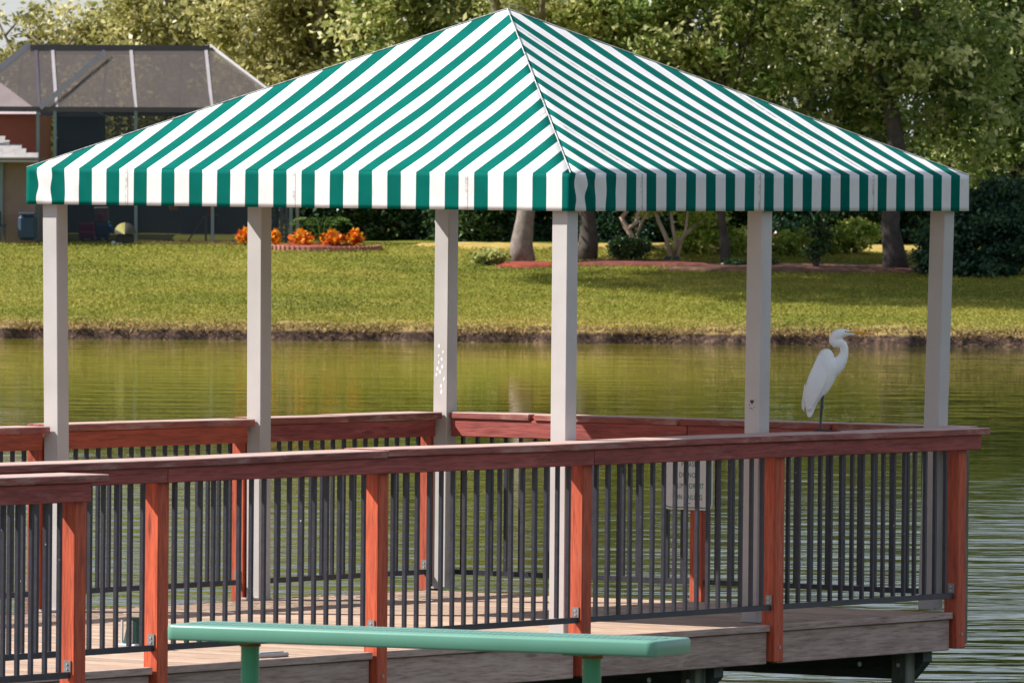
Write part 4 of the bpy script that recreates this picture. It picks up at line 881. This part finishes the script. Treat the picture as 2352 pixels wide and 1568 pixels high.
# pale crooked trunks
def crooked(px, py, d, strokes, label, name='crape_myrtle'):
    e, l = bempty(name, px, py, d, label, 'tree'); 
    for s_ in strokes: MB().tube([Lc(a, b_, d+dd, l) for a, b_, dd, r_ in s_], [r_ for *_, r_ in s_], 8).build('trunk', BARKP, e, smooth=True)
    return e, l
e, l = crooked(1450, 598, 174.6, [[(1455, 600, 0, .06), (1452, 545, 0, .06), (1437, 520, 0, .055), (1428, 500, .1, .05), (1440, 485, 0, .05), (1425, 460, 0, .045), (1400, 420, 0, .03)], [(1442, 528, 0, .045), (1462, 510, -.1, .045), (1465, 490, 0, .04), (1490, 455, 0, .03)], [(1463, 540, .2, .03), (1475, 508, .1, .03), (1488, 488, .2, .03), (1510, 450, 0, .02)]], 'pale crooked trunk rising out of the small round shrub')
P, T_ = clumps([(-.3, 0, 1.5, .5, .4, .35), (.4, 0, 1.6, .5, .4, .4), (0, .2, 2.1, .6, .4, .4)], 50, 50, .16, .4); leaf_mesh('crown', P, .09, OL2, T_, e)
e, l = crooked(1545, 588, 175.0, [[(1540, 590, 0, .05), (1530, 545, 0, .045), (1512, 505, 0, .04), (1500, 470, 0, .03)], [(1548, 590, .1, .045), (1552, 555, 0, .04), (1545, 520, 0, .035), (1540, 480, 0, .03)], [(1558, 588, 0, .04), (1566, 545, 0, .04), (1600, 515, .2, .035), (1625, 500, .2, .02)], [(1552, 575, 0, .03), (1575, 530, -.1, .03), (1580, 480, -.1, .02)]], 'several slender leaning pale stems left of the bright shrub')
P, T_ = clumps([(-.4, 0, 1.0, .4, .3, .25), (.3, 0, 1.2, .5, .4, .35), (.6, .2, .8, .3, .3, .2)], 50, 45, .14, .4); leaf_mesh('crown', P, .09, LG1, T_, e)
# croton bed: brick ring, mulch, crotons, palm
m_cro = leaf_mat('croton_leaves', [(.55, .03, .01), (.90, .27, .01), (.95, .62, .05)], .4)
mound('mulch_bed', 735, 582, 176.6, 1.15, .55, .10, M['mulch'], 8)
e, l = bempty('garden_edging', 735, 588, 176.0, 'curved red brick edging round the croton bed right of the pool cage', 'edging'); e.location = BW(l[0], 176.6, GD(176.6))
src = MB().box(-.06, .06, -.045, .045, -.08, .075, .008).build('brick', M['coping'], e)
for k in range(34):
    a = math.radians(188+k*5.4); x_, y_ = 1.16*math.cos(a), .60*math.sin(a)
    zz = GD(176.6+y_)-GD(176.6)+.02
    if k == 0: src.location = (x_, y_, zz); src.rotation_euler = (0, 0, a+math.pi/2)
    else:
        o = dupchild(src, e, (x_, y_, zz)); o.rotation_euler = (0, 0, a+math.pi/2+random.uniform(-.05, .05))
def croton(px, py, d, w_, h, label):
    e, l = bempty('croton', px, py, d, label, 'plant', 'orange crotons in the bed right of the pool cage'); e.location = BW(l[0], d, GD(d)+.05)
    P = []; 
    for k in range(120):
        a = rng.uniform(0, 6.28); r_ = rng.uniform(.1, 1); z = h*rng.uniform(.25, 1)*(1-.45*r_**2); P.append((w_*r_*math.cos(a), w_*.7*r_*math.sin(a), z))
    leaf_mesh('foliage', P, .13, m_cro, rng.uniform(0, 1, len(P)), e, aspect=.55)
    mb = MB()
    for k in range(5): a = k*1.26; mb.tube([(0, 0, 0), (w_*.6*math.cos(a), w_*.4*math.sin(a), h*.6)], [.015, .008], 5)
    mb.build('stem', BARKD, e)
croton(563, 572, 176.9, .18, .36, 'yellow orange croton left of and behind the middle rear post')
croton(632, 572, 177.0, .10, .30, 'small yellow croton peeking out right of the middle rear post')
croton(692, 576, 176.5, .26, .34, 'bushy orange croton left of the green palm fronds')
croton(762, 574, 176.4, .24, .36, 'orange and yellow croton right under the palm fronds')
croton(815, 576, 176.5, .20, .38, 'rightmost red tipped croton at the end of the bed')
e, l = bempty('palm_plant', 738, 572, 176.8, 'young green palm with arching fronds between the orange crotons', 'plant'); e.location = BW(l[0], 176.8, GD(176.8))
for k in range(11):
    a = k*2*math.pi/11+.2; L = .62*random.uniform(.8, 1.1); V = []; Fa = []; K_ = 10; ddir = Vector((math.cos(a), math.sin(a)*.8, 0)); sd_ = Vector((-math.sin(a), math.cos(a), 0))
    sp_ = [Vector((0, 0, .05))+ddir*L*(i/K_)+Vector((0, 0, .56*math.sin(i/K_*2.2)*random.uniform(.95, 1.05))) for i in range(K_+1)]
    mb = MB().tube(sp_, [.012*(1-.08*i) for i in range(K_+1)], 4)
    for i in range(1, K_+1):
        for s_ in (-1, 1):
            w_ = .15*math.sin(math.pi*(i+1)/(K_+3)); p = sp_[i]; t = p+sd_*s_*w_+ddir*.05-Vector((0, 0, .03))
            mb.add([p-ddir*.016, p+ddir*.016, t+ddir*.01, t-ddir*.004], [(0, 1, 2, 3)])
    mb.build('frond', leaf_mat('palm_leaf', [(.10, .2, .03), (.16, .26, .05), (.2, .3, .06)], .3) if 'palm_leaf' not in bpy.data.materials else bpy.data.materials['palm_leaf'], e)
# red flower accents and small garden things
e, l = bempty('red_flower', 1781, 537, 175.6, 'single red flower above the bright green shrub right of the middle post', 'flower')
P = [(rng.normal()*.03, rng.normal()*.03, rng.normal()*.03) for k in range(14)]; leaf_mesh('petals', P, .06, m_cro, np.zeros(14), e, aspect=.9)
MB().tube([(0, 0, -.35), (0, 0, 0)], .006, 5).build('stem', BARKD, e)
for px, lb_ in ((1532, 'left one of the small dark garden blocks on the grass'), (1553, 'right one of the small dark garden blocks on the grass')):
    e, l = bempty('garden_block', px, 606, 174.0, lb_, 'block', 'small dark garden blocks'); e.location = BW(l[0], 174.0, GD(174.0)); MB().box(-.07, .07, -.06, .06, 0, .1, .01).build('block', M['kick'], e)
for px, d in ((1660, 172.8),):
    e, l = bempty('white_rock', px+6, 612, d, 'small pale rock at the foot of the thin dark trunk', 'rock'); e.location = BW(l[0], d, GD(d)+.05)
    bm = bmesh.new(); bmesh.ops.create_icosphere(bm, subdivisions=2, radius=.09)
    for v_ in bm.verts: v_.co *= random.uniform(.8, 1.1); v_.co.z *= .6
    me = bpy.data.meshes.new('rock'); bm.to_mesh(me); bm.free(); me.materials.append(col('rock_grey', (.45, .45, .46))); o = bpy.data.objects.new('rock', me); C.objects.link(o); o.parent = e
# far wood that closes the view behind the tree line
P = []
for k in range(420):
    c = np.array([rng.uniform(-16, 16), rng.uniform(204, 210), 0]); c[2] = rng.uniform(.8, 3.1)
    P.append(c+rng.normal(size=(70, 3))*np.array([.6, .5, .45]))
P = np.concatenate(P); o = leaf_mesh('far_woodland', P, .2, GR1, rng.uniform(0, .7, len(P))); o.location = BW(0, 0, 0); o.rotation_euler = (0, 0, BR); o['kind'] = 'stuff'
ng = 150000; gx = rng.uniform(-11, 11, ng); gy = 157.6+(rng.uniform(0, 1, ng)**1.3)*21; 
gz = lawn_h(gy)+.02+rng.uniform(-.01, .02, ng)
gt = .5+.30*vnoise(gx*.9, gy*.7, 21, 5)+rng.normal(size=ng)*.16
o = leaf_mesh('lawn_grass', np.stack([gx, gy, gz], 1), .05, leaf_mat('grass_blades', [(.085, .12, .010), (.24, .24, .022), (.46, .37, .08)], .25, .7), gt, aspect=.35, droop=-.5); o.location = BW(0, 0, 0); o.rotation_euler = (0, 0, BR); o['kind'] = 'stuff'
# dry grass fringe hanging over the bank, and roots
P = np.stack([rng.uniform(-11, 11, 9000), 157.35+rng.normal(size=9000)*.16, WZ+.22+rng.normal(size=9000)*.035], 1)
o = leaf_mesh('bank_grass_fringe', P, .10, leaf_mat('dry_fringe', [(.10, .06, .03), (.30, .20, .08), (.42, .30, .12)], .2, .8), rng.uniform(0, 1, 9000), aspect=.2, droop=.8); o.location = BW(0, 0, 0); o.rotation_euler = (0, 0, BR); o['kind'] = 'stuff'

for o in bpy.data.objects:
    if '_l' in o: del o['_l']
S.cycles.max_bounces = 6; S.cycles.transparent_max_bounces = 12; S.cycles.caustics_reflective = False; S.cycles.caustics_refractive = False
